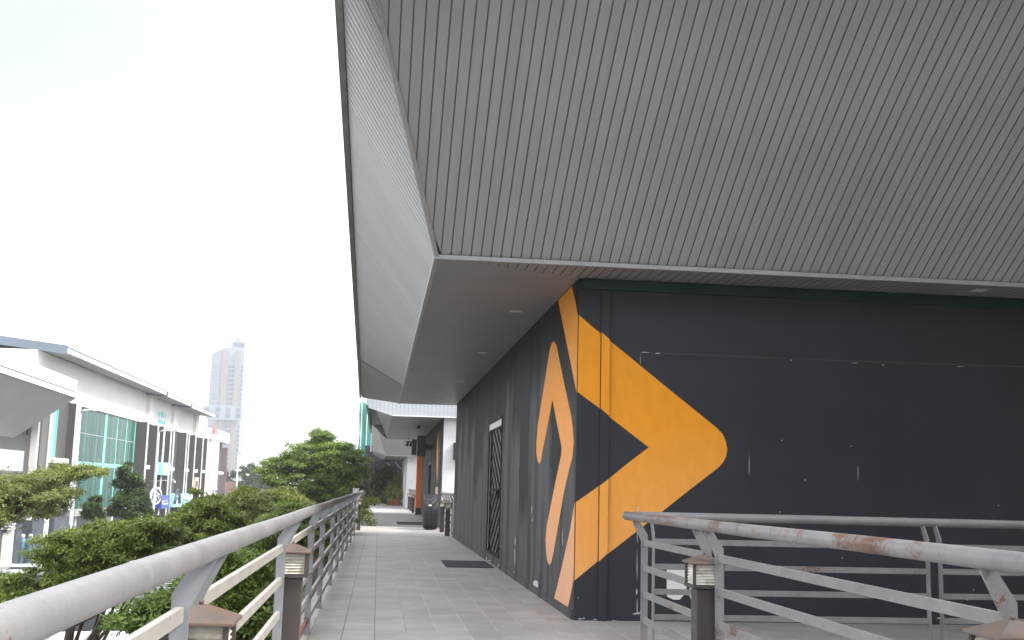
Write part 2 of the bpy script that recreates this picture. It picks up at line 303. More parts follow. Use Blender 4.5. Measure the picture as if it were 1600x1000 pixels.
# ------------------------------------------------------------------ mesh helpers
def wloc(o):
    v = Vector((0, 0, 0))
    while o: v += o.location; o = o.parent
    return v
class MB:
    def __init__(s): s.v = []; s.f = []; s.sm = []; s.marks = []
    def setm(s, i): s.marks.append((len(s.f), i)); return s   # material slot of the faces that follow
    def face(s, pts, smooth=False):
        i = len(s.v); s.v += [tuple(float(c) for c in p) for p in pts]; s.f.append(tuple(range(i, i+len(pts)))); s.sm.append(smooth)
    def add(s, vs, fs, smooth=False):
        i = len(s.v); s.v += [tuple(float(c) for c in p) for p in vs]
        for f in fs: s.f.append(tuple(i+k for k in f)); s.sm.append(smooth)
        return s
    def hexa(s, p):   # 8 corners: bottom ring 0-3, top ring 4-7
        return s.add(p, [(3, 2, 1, 0), (4, 5, 6, 7), (0, 1, 5, 4), (1, 2, 6, 5), (2, 3, 7, 6), (3, 0, 4, 7)])
    def box(s, x0, y0, z0, x1, y1, z1):
        return s.hexa([(x0, y0, z0), (x1, y0, z0), (x1, y1, z0), (x0, y1, z0), (x0, y0, z1), (x1, y0, z1), (x1, y1, z1), (x0, y1, z1)])
    def cbox(s, c, d, b=0.0):  # centre, size, with chamfered vertical edges if b
        x, y, z = c; a, e, h = d[0]/2, d[1]/2, d[2]/2
        if not b: return s.box(x-a, y-e, z-h, x+a, y+e, z+h)
        ring = [(-a+b, -e), (a-b, -e), (a, -e+b), (a, e-b), (a-b, e), (-a+b, e), (-a, e-b), (-a, -e+b)]
        return s.prism([(x+p, y+q) for p, q in ring], z-h, z+h)
    def prism(s, ring, z0, z1):
        n = len(ring); vs = [(x, y, z0) for x, y in ring]+[(x, y, z1) for x, y in ring]
        return s.add(vs, [tuple(range(n))[::-1], tuple(range(n, 2*n))]+[(i, (i+1) % n, n+(i+1) % n, n+i) for i in range(n)])
    def extrude(s, ring, vec):  # 3D planar ring extruded along vec; concave rings are tessellated
        n = len(ring); r = [Vector(p) for p in ring]; w = Vector(vec)
        tri = tessellate_polygon([r])
        vs = r+[p+w for p in r]
        return s.add(vs, [tuple(t) for t in tri]+[tuple(n+k for k in t[::-1]) for t in tri]+[(i, (i+1) % n, n+(i+1) % n, n+i) for i in range(n)])
    def sheet(s, ring):
        r = [Vector(p) for p in ring]
        return s.add(r, [tuple(t) for t in tessellate_polygon([r])])
    def beam(s, a, b, w, h, up=(0, 0, 1)):
        a = Vector(a); b = Vector(b); d = (b-a).normalized(); sd = d.cross(Vector(up)).normalized(); u = sd.cross(d)
        q = [(-1, -1), (1, -1), (1, 1), (-1, 1)]
        vs = [a+sd*(i*w/2)+u*(j*h/2) for i, j in q]+[b+sd*(i*w/2)+u*(j*h/2) for i, j in q]
        return s.hexa(vs)
    def tube(s, pts, r, n=12, smooth=True, caps=True):
        pts = [Vector(p) for p in pts]; rs = r if isinstance(r, (list, tuple)) else [r]*len(pts)
        base = len(s.v); u = None
        for i, p in enumerate(pts):
            d = (pts[min(i+1, len(pts)-1)]-pts[max(i-1, 0)]).normalized()
            u = (Vector((0, 0, 1)) if abs(d.z) < .9 else Vector((1, 0, 0))) if u is None else u
            u = (u-d*u.dot(d)).normalized(); w = d.cross(u)
            for k in range(n):
                a = 2*math.pi*k/n; s.v.append(tuple(p+(u*math.cos(a)+w*math.sin(a))*rs[i]))
        for i in range(len(pts)-1):
            for k in range(n):
                s.f.append((base+i*n+k, base+i*n+(k+1) % n, base+(i+1)*n+(k+1) % n, base+(i+1)*n+k)); s.sm.append(smooth)
        if caps:
            s.f.append(tuple(base+k for k in range(n))[::-1]); s.sm.append(False)
            e = base+(len(pts)-1)*n; s.f.append(tuple(e+k for k in range(n))); s.sm.append(False)
        return s
    def lathe(s, c, prof, n=20, axis='Z', smooth=True):
        base = len(s.v)
        for r, h in prof:
            for k in range(n):
                a = 2*math.pi*k/n; q = (r*math.cos(a), r*math.sin(a), h)
                if axis == 'X': q = (h, r*math.cos(a), r*math.sin(a))
                if axis == 'Y': q = (r*math.cos(a), h, r*math.sin(a))
                s.v.append((c[0]+q[0], c[1]+q[1], c[2]+q[2]))
        for i in range(len(prof)-1):
            for k in range(n):
                s.f.append((base+i*n+k, base+i*n+(k+1) % n, base+(i+1)*n+(k+1) % n, base+(i+1)*n+k)); s.sm.append(smooth)
        s.f.append(tuple(base+k for k in range(n))[::-1]); s.sm.append(False)
        e = base+(len(prof)-1)*n; s.f.append(tuple(e+k for k in range(n))); s.sm.append(False)
        return s
    def build(s, name, m, parent=None, bev=0.0):
        me = bpy.data.meshes.new(name); o = bpy.data.objects.new(name, me); COL.objects.link(o)
        off = wloc(parent) if parent else Vector((0, 0, 0))
        me.from_pydata([(x-off.x, y-off.y, z-off.z) for x, y, z in s.v], [], s.f); me.update()
        me.polygons.foreach_set('use_smooth', s.sm)
        for q in (m if isinstance(m, (list, tuple)) else [m]): me.materials.append(M[q] if isinstance(q, str) else q)
        if s.marks:
            mi = np.zeros(len(s.f), int)
            for k, i in s.marks: mi[k:] = i
            me.polygons.foreach_set('material_index', mi)
        if parent: o.parent = parent
        if bev:
            b = o.modifiers.new('bevel', 'BEVEL'); b.width = bev; b.segments = 2; b.limit_method = 'ANGLE'; b.angle_limit = R(40)
        return o
def tag(o, label=None, cat=None, group=None, kind=None):
    if label: o['label'] = label
    if cat: o['category'] = cat
    if group: o['group'] = group
    if kind: o['kind'] = kind
    return o
def thing(name, loc, label, cat, group=None):
    o = bpy.data.objects.new(name, None); COL.objects.link(o); o.location = loc; o.empty_display_size = .3
    return tag(o, label, cat, group)
def dup(o, loc=None, rotz=None, label=None, group=None, parent=None):
    c = o.copy(); COL.objects.link(c)
    if parent: c.parent = parent
    for ch in list(o.children): dup(ch, parent=c)
    if loc is not None: c.location = loc
    if rotz is not None: c.rotation_euler = (0, 0, rotz)
    if label: c['label'] = label
    if group: c['group'] = group
    return c

def boards(n0, n1, w, gap, P, t0, t1, nrm, depth=.014):
    """a run of boards with recessed joints: P(s,t) -> point; t0(s), t1(s) are the ends; joints take the second material"""
    fa = MB(); nv = Vector(nrm).normalized()*depth
    for i in range(n0, n1):
        a, b, c = i*w, (i+1)*w-gap, (i+1)*w
        if t1(a) <= t0(a)+1e-4 and t1(b) <= t0(b)+1e-4: continue
        A0, A1, B0, B1, C0, C1 = (Vector(P(s, t(s))) for s in (a, b, c) for t in (t0, t1))
        fa.setm(0); fa.face([A0, B0, B1, A1]); fa.setm(1); fa.face([B0, B0-nv, B1-nv, B1]); fa.face([C0-nv, C0, C1, C1-nv])
        fa.face([B0-nv, C0-nv, C1-nv, B1-nv])
    return fa

# ------------------------------------------------------------------ setting: street level, walkway
STREET = -4.45
g = MB(); g.face([(-1500, -300, STREET), (1500, -300, STREET), (1500, 3000, STREET), (-1500, 3000, STREET)])
tag(g.build('street', 'asphalt'), kind='structure')
g = MB(); g.box(-24.0, 20, STREET-.2, -21.5, 190, STREET+.13); tag(g.build('pavement', 'paver'), kind='structure')
g = MB(); g.box(-7.2, -10, STREET-.2, -1.2, 130, STREET+.10); tag(g.build('verge', 'verge'), kind='structure')
g = MB(); g.box(-1.0, -30, STREET-.2, 40, 60, STREET+.06); tag(g.build('plaza', 'paver'), kind='structure')
# parking lines on the asphalt
g = MB()
for k in range(24):
    y = 18+k*2.6; g.box(-12.6, y, STREET+.002, -7.6, y+.1, STREET+.006)
    g.box(-21.2, y+20, STREET+.002, -16.4, y+20.1, STREET+.006)
tag(g.build('road_marking', 'signwhite'), kind='structure')

XW, YW, ZS = 2.253, 12.72, 3.93           # side wall plane, front wall plane, soffit height
g = MB()
g.face([(-.60, -12, 0), (2.42, -12, 0), (2.42, 94, 0), (-.60, 94, 0)])
g.face([(2.42, 9.82, 0), (16, 9.82, 0), (16, 13.2, 0), (2.42, 13.2, 0)])
g.face([(2.42, 9.82, 0), (2.42, 9.82, -.5), (16, 9.82, -.5), (16, 9.82, 0)])
g.face([(2.42, -12, 0), (2.42, -12, -.5), (2.42, 9.82, -.5), (2.42, 9.82, 0)])
g.face([(-.60, -12, -.5), (-.60, 94, -.5), (2.42, 94, -.5), (2.42, -12, -.5)])
tag(g.build('walkway', 'tile'), kind='structure')
g = MB(); g.box(-.78, -12, -.55, -.602, 94, -.004); tag(g.build('walkway_edge', 'concrete'), kind='structure')
g = MB(); g.face([(-.6, 32.9, .004), (2.42, 32.9, .004), (2.42, 37.4, .004), (-.6, 37.4, .004)])
tag(g.build('walkway_drain_strip', 'tile_small'), kind='structure')
g = MB()
for x0, y0, x1, y1 in ((-.3, 2, .1, 2.4), (1.2, 2, 1.6, 2.4), (-.3, 14, .1, 14.4), (1.6, 14, 2.0, 14.4), (-.3, 40, .1, 40.4), (-.3, 66, .1, 66.4), (1.6, 40.5, 2, 40.9), (1.6, 66, 2, 66.4), (-.3, 90, .1, 90.4)):
    g.box(x0, y0, STREET, x1, y1, -.5)
tag(g.build('walkway_support', 'concrete'), kind='structure')

# ------------------------------------------------------------------ the main building
bd = thing('pavilion_building', (XW, YW, 0), 'charcoal building with orange arrow mural under a huge folded grey eave', 'building')
FARY = 33.3
A = Vector((.54, 11.92, ZS))                     # low corner of the eave
fdir = Vector((0, -.8355, .5493)); fdir.normalize()
def hip_t(x): return max(0.0, (.54-x)/.278)      # run towards the viewer where the hip crosses
def hip_pt(t): return Vector((.54-.278*t, 11.92-t, ZS+.6575*t))
TMAX = 3.75
# walls (thick, with a proud green beam on top of the front wall)
w = MB(); w.box(XW+.004, YW, -.02, 15, YW+.25, ZS-.003); wall_front = w.build('wall', 'darkwall', bd)
w = MB(); w.box(XW, YW+.004, -.02, XW+.25, 20.55, ZS-.003)          # either side of the door, and above it
w.box(XW, 23.02, -.02, XW+.25, FARY, ZS-.003); w.box(XW+.001, 20.55, 2.80, XW+.25, 23.02, ZS-.003); w.box(XW+.001, 20.55, -.02, XW+.25, 23.02, .18)
wall_side = w.build('wall', 'streakwall', bd)
w = MB(); w.box(XW+.25, FARY-.25, -.02, 15, FARY-.002, ZS-.003); w.box(14.75, YW+.25, -.02, 15, FARY-.25, ZS-.003); w.build('wall', 'darkwall', bd)
w = MB(); w.box(XW+.03, YW-.05, 3.80, 15, YW-.002, ZS-.012); w.build('beam', 'green', bd)
w = MB(); w.box(XW-.012, YW+.05, 0, XW-.001, 20.5, .11); w.box(XW-.012, 23.1, 0, XW-.001, FARY, .11); w.build('skirting', 'streakwall', bd)
w = MB(); w.box(7.0, -9, STREET, 15, 7.9, 6.4); w.build('wing', 'mesh', bd)  # unseen mass, added to darken the right end of the front cladding
# boxed-in pipe on the front wall
pa, pb = at(937.3, 600, Y=YW)[0], at(951.3, 600, Y=YW)[0]
w = MB(); w.box(pa, YW-.05, 0, pb, YW-.001, 3.797); pipe = w.build('pipe_cover', 'darkwall', bd, .006)
w = MB(); w.box(pa-.006, YW-.056, 2.04, pb+.006, YW-.002, 2.06); w.build('pipe_bracket', 'darkwall', pipe)

# front cladding, boards running up the slope
n = fdir.cross(Vector((1, 0, 0))); n = n if n.y < 0 and n.z < 0 else -n
PF = lambda s, t: (.585+s, 11.92-t, ZS+.03+.6575*t)
fa = boards(-11, 122, .110, .014, PF, lambda s: hip_t(.585+s)+(.04 if s < 0 else .0), lambda s: TMAX, n)
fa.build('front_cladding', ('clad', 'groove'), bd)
# side cladding: a ruled surface from the straight low edge to the tilted gutter line
def outer(y):
    if y >= 28.1: z = 4.545+(y-28.1)*(4.06-4.545)/(34-28.1)
    else: z = 5.83-.0664*(y-9)
    x = at(529.0+.0560*430, 430, Y=y)[0]*0+(-.505-(y-9)*.0042)
    return Vector((x, y, z))
def inner(y):
    return Vector((.54, y, ZS)) if y >= 11.92 else hip_pt(11.92-y)
def PS(s, t): return inner(s)*(1-t)+outer(s if s > 11.92 else s-.45*(11.92-s))*t
YEND = 33.9
def side_run(a, b, dz):
    k0, k1 = int(round(a/.108)), int(round(b/.108))
    return boards(k0, k1, .108, .017, lambda s, t: PS(s, t)+Vector((0, 0, dz)), lambda s: .02, lambda s: .985, (-.9, 0, -.45), .008)
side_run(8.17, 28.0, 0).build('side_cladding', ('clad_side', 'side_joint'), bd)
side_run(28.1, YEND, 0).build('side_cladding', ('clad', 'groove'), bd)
# soffit boards: along the front strip, and across the side strip, met by a mitre
def mitre_y(x): return 11.92+(x-.54)/(XW-.54)*(YW-11.92)
fa = boards(0, 130, .110, .012, lambda s, t: (.585+s, t, ZS), lambda s: 11.93, lambda s: min(mitre_y(.585+s)-.002, YW+.05), (0, 0, -1), .012)
fa.build('front_soffit', ('soffit', 'groove'), bd)
fa = boards(109, 309, .110, .009, lambda s, t: (t, s, ZS-.001), lambda s: .55, lambda s: min(XW+.05, .54+(s-11.92)/(YW-11.92)*(XW-.54)), (0, 0, -1), .010)
fa.build('side_soffit', ('soffit', 'gutter'), bd)
# light metal trims on the edges
w = MB(); w.box(.545, 11.885, ZS-.022, 15, 11.93, ZS+.026); w.build('edge_trim', 'trim', bd, .004)
w = MB(); w.box(.505, 11.90, ZS-.020, .552, YEND, ZS+.028); w.build('edge_trim', 'trim', bd, .004)
hp = [hip_pt(t)+Vector((-.008, -.010, 0)) for t in (.03, TMAX)]
w = MB(); w.beam(hp[0], hp[1], .05, .02, (.55, -.6, -.6)); w.build('hip_trim', 'clad', bd)
# gutter along the tilted roof line, in lengths
w = MB()
ys = [6.5, 9, 12, 15, 18, 21, 24, 28.05]
for a, b in zip(ys, ys[1:]):
    p, q = outer(a), outer(b-.012)
    w.hexa([p+Vector((-.065, 0, -.02)), p+Vector((.004, 0, -.02)), q+Vector((.004, 0, -.02)), q+Vector((-.065, 0, -.02)),
            p+Vector((-.09, 0, .2)), p+Vector((.004, 0, .2)), q+Vector((.004, 0, .2)), q+Vector((-.09, 0, .2))])
for a, b in ((28.1, 31), (31, YEND)):
    p, q = outer(a), outer(b-.012)
    w.hexa([p+Vector((-.06, 0, -.02)), p+Vector((.004, 0, -.02)), q+Vector((.004, 0, -.02)), q+Vector((-.06, 0, -.02)),
            p+Vector((-.08, 0, .2)), p+Vector((.004, 0, .2)), q+Vector((.004, 0, .2)), q+Vector((-.08, 0, .2))])
w.build('gutter', 'gutter', bd)
# roof deck over everything
w = MB(); yy = [8.17, 9, 12, 15, 18, 21, 24, 28, YEND]
for a, b in zip(yy, yy[1:]):
    p, q = outer(a)+Vector((0, 0, .06)), outer(b)+Vector((0, 0, .06))
    w.face([p, (15, a, max(p.z, 6.2)), (15, b, max(q.z, 6.2)), q])
w.face([(.54-.278*TMAX, 8.17, ZS+.6575*TMAX), (15, 8.17, ZS+.6575*TMAX), (15, 8.17, ZS+.6575*TMAX+.3), (.54-.278*TMAX, 8.17, ZS+.6575*TMAX+.3)])
w.face([outer(YEND)+Vector((0, 0, .06)), (15, YEND, 6.2), (15, YEND, ZS), (.55, YEND, ZS)])
w.face([(15, 8.17, 6.7), (15, YEND, 6.2), (15, YEND, ZS), (15, 11.9, ZS)])
w.build('roof', 'gutter', bd)
# downlights in the soffit
for i, (px_, py_) in enumerate(((806, 485), (754, 550), (720, 595), (699, 619), (1530, 452))):
    c = at(px_, py_, Z=ZS); w = MB(); s = .095
    w.box(c[0]-s, c[1]-s, ZS-.012, c[0]+s, c[1]+s, ZS-.003)
    o = w.build('downlight', 'trim', bd)
    w = MB(); w.box(c[0]-s+.015, c[1]-s+.015, ZS-.016, c[0]+s-.015, c[1]+s-.015, ZS-.0125); w.build('lens', 'lamp', o)
# door with a bent-bar grille
w = MB(); w.box(XW+.012, 20.634, .18, XW+.05, 22.936, 2.80); dr = w.build('door', 'softgrey', bd)
w = MB()
for y0, y1 in ((20.56, 20.63), (22.94, 23.01)): w.box(XW-.015, y0, .18, XW+.1, y1, 2.80)
w.box(XW-.012, 20.63, 2.74, XW+.1, 22.94, 2.80); w.box(XW-.012, 20.63, .18, XW+.1, 22.94, .25); w.box(XW-.012, 20.63, 2.58, XW+.1, 22.94, 2.62)
w.build('door_frame', 'jet', dr)
w = MB(); w.box(XW-.010, 20.635, 2.622, XW+.011, 22.93, 2.738); w.build('transom', 'white', dr)
w = MB()
for k in range(-4, 12):                          # two fans of slanting flat bars meeting at the middle rail
    for sg, z0, z1 in ((1, 1.45, 2.575), (-1, .26, 1.41)):
        za = (1.45 if sg > 0 else 1.41)+sg*(k*.25-.05); a = Vector((XW-.006, 20.65, za)); b = Vector((XW-.006, 22.35, za+sg*.80)); t0, t1 = 0.0, 1.0
        for lim, s_ in ((z0, 1), (z1, -1)):
            va, vb = s_*(a.z-lim), s_*(b.z-lim)
            if va < 0 and vb < 0: t1 = -1; break
            if va < 0: t0 = max(t0, va/(va-vb))
            elif vb < 0: t1 = min(t1, va/(va-vb))
        if t1 > t0+.03: w.beam(a.lerp(b, t0), a.lerp(b, t1), .10, .012, (1, 0, 0))
w.build('grille', 'jet', dr)
w = MB(); w.box(XW-.03, 22.37, .25, XW+.011, 22.43, 2.6); w.box(XW-.02, 20.64, 1.405, XW+.011, 22.37, 1.455); w.box(XW-.05, 20.70, 1.25, XW-.012, 20.75, 1.42); w.build('grille_frame', 'jet', dr)

# painted mural, thin coats of paint on the two walls
def on_side(p): return [tuple(at(x, y, X=XW-.003)) for x, y in p]
def on_front(p, off=.003): return [tuple(at(x, y, Y=YW-off)) for x, y in p]
def coat(name, ring, vec, m, parent):
    w = MB(); w.extrude(ring, vec); return w.build(name, m, parent)
def fix(ring, x=None, z=None):
    return [(p[0] if x is None else max(x, p[0]), p[1], min(max(p[2], .002), ZS-.016) if z is None else p[2]) for p in ring]
S1 = [(872.2, 465.5), (893.5, 445), (899, 470), (904.6, 492), (902.5, 613), (893, 573)]
ring = fix(on_side(S1)); ring = [(p[0], max(p[1], YW+.002), p[2]) for p in ring]
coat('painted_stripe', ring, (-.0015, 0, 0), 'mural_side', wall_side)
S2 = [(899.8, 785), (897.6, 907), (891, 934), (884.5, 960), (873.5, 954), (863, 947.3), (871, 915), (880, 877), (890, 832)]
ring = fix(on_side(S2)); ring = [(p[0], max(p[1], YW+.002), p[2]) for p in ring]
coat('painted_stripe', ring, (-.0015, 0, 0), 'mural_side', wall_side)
FL = [(865.5, 533), (862, 537), (859, 547), (849.5, 608), (840.5, 664), (838.4, 690), (838.2, 708), (840, 720), (842.6, 725), (845.3, 720), (847.5, 707),
      (855, 668), (863.3, 624), (870, 660), (877.8, 699), (877, 711), (866, 763), (854.3, 822), (852.6, 842), (853.4, 862), (855.3, 876), (858.4, 883.5), (861.5, 878),
      (864.5, 866), (872, 823), (881, 771), (889, 735), (894.5, 714), (896.6, 692), (895, 668), (892.5, 650), (882, 601), (873, 556), (869.5, 539)]
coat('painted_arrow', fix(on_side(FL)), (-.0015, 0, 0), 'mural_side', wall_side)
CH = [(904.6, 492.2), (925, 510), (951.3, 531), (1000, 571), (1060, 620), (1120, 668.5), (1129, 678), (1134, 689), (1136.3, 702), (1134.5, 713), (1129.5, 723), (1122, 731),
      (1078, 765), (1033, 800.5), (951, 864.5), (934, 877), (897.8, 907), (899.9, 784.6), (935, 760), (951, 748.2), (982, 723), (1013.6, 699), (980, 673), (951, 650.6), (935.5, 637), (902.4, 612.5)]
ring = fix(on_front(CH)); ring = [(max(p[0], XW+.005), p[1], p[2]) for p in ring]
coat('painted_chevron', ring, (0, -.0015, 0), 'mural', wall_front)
for q in ([(937.3, 519), (951.3, 530.5), (951.3, 650), (937.3, 638)], [(936, 759), (950.5, 748.5), (950.5, 865), (936, 877.5)]):
    r4 = on_front(q, .053); xs = (pa+.003, pb-.003)
    r4 = [(xs[0] if i in (0, 3) else xs[1], p[1], p[2]) for i, p in enumerate(r4)]
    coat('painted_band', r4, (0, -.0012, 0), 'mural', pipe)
# white lettering low on the front wall, mostly behind the railing
LT = [(1041.5, 889), (1042, 932), (1052, 937), (1062, 937), (1069.5, 928), (1074, 915), (1077, 902), (1073, 892), (1068, 887), (1060, 886.3), (1052, 889.5)]
coat('painted_letter', fix(on_front(LT)), (0, -.0015, 0), 'signwhite', wall_front)
coat('painted_letter', fix(on_front([(1078, 912), (1084, 908), (1091, 910), (1094, 920), (1093, 934), (1088, 940), (1081, 939), (1077, 930)])), (0, -.0015, 0), 'signwhite', wall_front)
w = MB(); w.extrude(on_front([(1043.5, 897), (1047, 899.5), (1046, 907), (1044, 906)], .006), (0, -.0005, 0)); w.build('dark_patch', 'darkwall', wall_front)
# flaked paint showing bare plaster
rng = random.Random(5)
w = MB(); w2 = MB()
def flake(cx, cy, wx, wy, front=True, k=9):
    pts = []
    for i in range(k):
        a = 2*math.pi*i/k; q = rng.uniform(.6, 1.25)
        pts.append((cx+math.cos(a)*wx*q, cy+math.sin(a)*wy*q))
    ring = fix(on_front(pts, .0055) if front else [tuple(at(x, y, X=XW-.0055)) for x, y in pts])
    if not front: ring = [(p[0], max(p[1], YW+.006), p[2]) for p in ring]
    else: ring = [(max(p[0], XW+.006), p[1], p[2]) for p in ring]
    (w if front else w2).extrude(ring, (0, -.0008, 0) if front else (-.0008, 0, 0))
for cx, cy, wx, wy in ((996.5, 797, 1.4, 7), (995.6, 830, .5, 24), (995.3, 880, .5, 26), (995, 925, 1.0, 5), (995.5, 945, .6, 14), (996, 958.5, 6, 1.6), (1002, 956.5, 3, 2.5), (991, 959.5, 4, 1),
                       (906, 967, 3, 1), (912, 966, 2, 1), (930, 968, 5, .8), (960, 969.5, 5, .5), (903, 934, 1.2, .6), (1170.5, 730, .4, 17), (1340.5, 738, .4, 14), (1258, 750, 1, 1.2), (1222, 688, 1, .8), (1330, 697, 1, .7),
                       (1060, 962, 9, 1.6), (1095, 961, 8, 1), (1470, 966, 6, 1.1), (1488, 971, 8, 1), (1512, 937, 1, 1), (1521, 922, 1, 1.2), (1316, 872, 1.2, 1), (1219, 800, 1, 1), (1560, 790, .8, .8),
                       (1006, 550.5, 5, .8), (1028, 552.3, 4, .9), (1012, 551, 3, .5), (1000.6, 562, .4, 8), (1236, 563, 1, 1), (1335, 567, 5, .4), (1380, 570, 1.2, 1), (1500, 573, 6, .35)):
    flake(cx, cy, wx, wy)
for cx, cy, wx, wy in ((898.3, 948, 1.2, 8), (897.6, 961, 1.0, 3.4), (893, 955, .5, 4), (878, 947.5, 1.2, 2), (824, 913, 4.5, 6), (836, 916, 5, 9), (845, 925, 3, 5), (780, 882.5, 3, .7), (792, 891, 4, .7), (806, 900, 4, .7), (856, 936, 3, .7), (872, 949, 3, .8), (765, 876, 3, .6), (752, 868.5, 3, .6), (866, 941.5, 2.5, .7), (805, 845, .6, 10), (804.5, 872, .5, 14), (804, 897, .8, 5), (879, 840, .35, 18),
                       (735, 859, 1.2, 1), (742, 855, .7, 1.6), (760, 872, .8, 3), (745, 867, .6, .7), (781, 885, 5, .5), (786, 888, 1, .8), (797, 894, 4, .5), (815, 905, 5, .5), (850, 930, 5, .5), (831, 796, .4, 6), (832, 812, .4, 3), (781.5, 853, .5, 1.5)):
    flake(cx, cy, wx, wy, False)
import bmesh
def wear(o, mb, mname):
    """bare patches become faces of the wall itself, in a second material"""
    o.data.materials.append(M[mname]); bm = bmesh.new(); bm.from_mesh(o.data); off = wloc(o)
    vs = [bm.verts.new(Vector(v)-off) for v in mb.v]
    for f in mb.f:
        if len(set(f)) < len(f): continue
        q = bm.faces.new([vs[k] for k in f]); q.material_index = len(o.data.materials)-1
    bm.to_mesh(o.data); bm.free()
wear(wall_front, w, 'chip'); wear(wall_side, w2, 'chip')
# hairline conduit line on the front wall
w = MB(); q = [tuple(at(x, y, Y=YW-.004)) for x, y in ((1000.5, 566), (1000.5, 553), (1003, 550.6), (1040, 552), (1200, 559), (1400, 566.5), (1600, 573))]
for a, b in zip(q, q[1:]): w.beam(a, b, .007, .004, (0, 1, 0))
w.build('surface_wire', 'shopwall', wall_front)

# ------------------------------------------------------------------ second and third building along the walkway
b2 = thing('pavilion_building', (2.25, 39.8, 0), 'low building with white end wall, dark side wall and tyre beside it', 'building')
w = MB(); w.box(2.254, 39.8, -.02, 9, 40.05, ZS-.003); b2w = w.build('wall', 'white', b2)
w = MB(); w.box(2.25, 39.802, -.02, 2.5, 48.2, ZS-.004); w.box(2.25, 50.6, -.02, 2.5, 60.5, ZS-.004); w.box(2.251, 48.2, 2.5, 2.5, 50.6, ZS-.004); b2s = w.build('wall', 'streakwall', b2)
w = MB(); w.box(2.25, 60.5, -.02, 9, 60.75, ZS-.004); w.build('wall', 'white', b2)
w = MB(); w.box(2.36, 48.22, 0, 2.40, 50.58, 2.49); o = w.build('door', 'black', b2)
w = MB(); w.box(2.24, 48.2, 0, 2.3, 48.28, 2.5); w.box(2.24, 50.52, 0, 2.3, 50.6, 2.5); w.box(2.24, 48.28, 2.43, 2.3, 50.52, 2.5); w.build('door_frame', 'dark_metal', o)
w = MB(); w.tube([(2.30, 48.5, 1.0), (2.30, 48.5, 1.25)], .02, 8); w.build('handle', 'signwhite', o)
w = MB(); w.box(1.98, 58.3, .35, 2.249, 59.1, ZS-.004); w.build('column', 'orange', b2)
w = MB(); w.box(1.98, 58.3, 0, 2.249, 59.1, .35); w.build('column_base', 'dark_metal', b2)
w = MB()                                                              # orange flame painted beside the door
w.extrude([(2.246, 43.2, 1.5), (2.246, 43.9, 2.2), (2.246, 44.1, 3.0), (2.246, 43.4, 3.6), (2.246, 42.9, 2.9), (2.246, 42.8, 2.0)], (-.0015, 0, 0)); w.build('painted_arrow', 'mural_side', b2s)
w = MB(); w.box(2.235, 42.2, .95, 2.249, 43.9, 1.45); w.build('poster', 'signpeach', b2s)
w = MB(); w.box(2.7, 39.77, 3.70, 4.3, 39.799, 3.76); w.build('vent_slot', 'dark_metal', b2w)
w = MB(); w.box(.38, 39.5, ZS, 9, 61, ZS+.03); w.build('soffit', 'soffit', b2)
# end cladding (upright boards) of the second eave
PE = lambda s, t: (.40+s, 39.48, t)
fa = boards(0, 60, .14, .012, PE, lambda s: ZS-.02, lambda s: 4.9, (0, -1, 0), .010)
fa.build('end_cladding', ('endclad', 'gutter'), b2)
fa = boards(-6, 0, .14, .012, PE, lambda s: ZS-.02-s*.30, lambda s: 4.75, (0, -1, 0), .010)
fa.build('end_cladding', ('endclad', 'gutter'), b2)
w = MB(); w.box(.38, 39.45, ZS-.045, 9, 39.495, ZS-.02); w.build('edge_trim', 'whiteclad', b2)
w = MB(); w.beam((.40, 39.47, ZS-.03), (-.44, 39.47, ZS+.235), .04, .03); w.build('edge_trim', 'clad', b2)
w = MB(); p0, p1, p2, p3 = (.38, 39.52, ZS), (.57, 61, ZS), (.40, 61, ZS+.05), (-.20, 39.52, 4.12)
w.face([p0, p3, p2, p1]); w.build('side_cladding', 'clad_side', b2)
w = MB(); w.face([(.38, 39.5, ZS+.004), (-.20, 39.52, 4.13), (-.44, 39.5, 4.2), (-.44, 39.5, 4.24), (.38, 39.5, 4.3)]); w.face([(-.44, 39.5, 4.19), (-.44, 46, 4.4), (-.1, 46, 4.3), (-.2, 39.5, 4.13)]); w.build('eave_underside', 'soffit', b2)
w = MB(); w.box(-.53, 39.2, 4.22, -.44, 60, 4.72); w.build('gutter', 'trim', b2)
w = MB(); w.face([(-.45, 39.5, 4.7), (9, 39.5, 4.9), (9, 61, 4.9), (-.45, 61, 4.7)]); w.face([(9, 39.5, 4.9), (9, 61, 4.9), (9, 61, ZS), (9, 39.5, ZS)]); w.face([(-.45, 61, 4.7), (9, 61, 4.9), (9, 61, ZS), (.38, 61, ZS)]); w.build('roof', 'gutter', b2)

b3 = thing('pavilion_building', (1.9, 75, 0), 'farthest pavilion with white wall behind the orange column, grey folded eave', 'building')
Z3 = 3.42
w = MB(); w.box(1.90, 75, -.02, 9, 75.25, Z3-.003); w.box(1.90, 75.25, -.02, 2.15, 78.5, Z3-.003); w.box(1.90, 80.5, -.02, 2.15, 92, Z3-.003); w.box(1.901, 78.5, 2.4, 2.15, 80.5, Z3-.003); w.build('wall', 'white', b3)
w = MB(); w.box(2.0, 78.52, 0, 2.05, 80.48, 2.4); w.build('door', 'black', b3)
A3 = Vector((.43, 74.0, Z3))
fa = boards(-10, 76, .11, .016, lambda s, t: (.43+s, 74-t, Z3+.6575*t), lambda s: max(0, -s/.25), lambda s: 4.6, n)
fa.build('front_cladding', ('clad', 'groove'), b3)
w = MB(); h3 = A3+Vector((-.25*3.6, -3.6, .6575*3.6))
w.face([A3, (A3.x, 92, Z3), (-.42, 92, Z3+.5), (-.46, 74, Z3+.28), (-.47, 70.4, Z3+2.37), h3]); w.build('side_cladding', 'clad_side', b3)
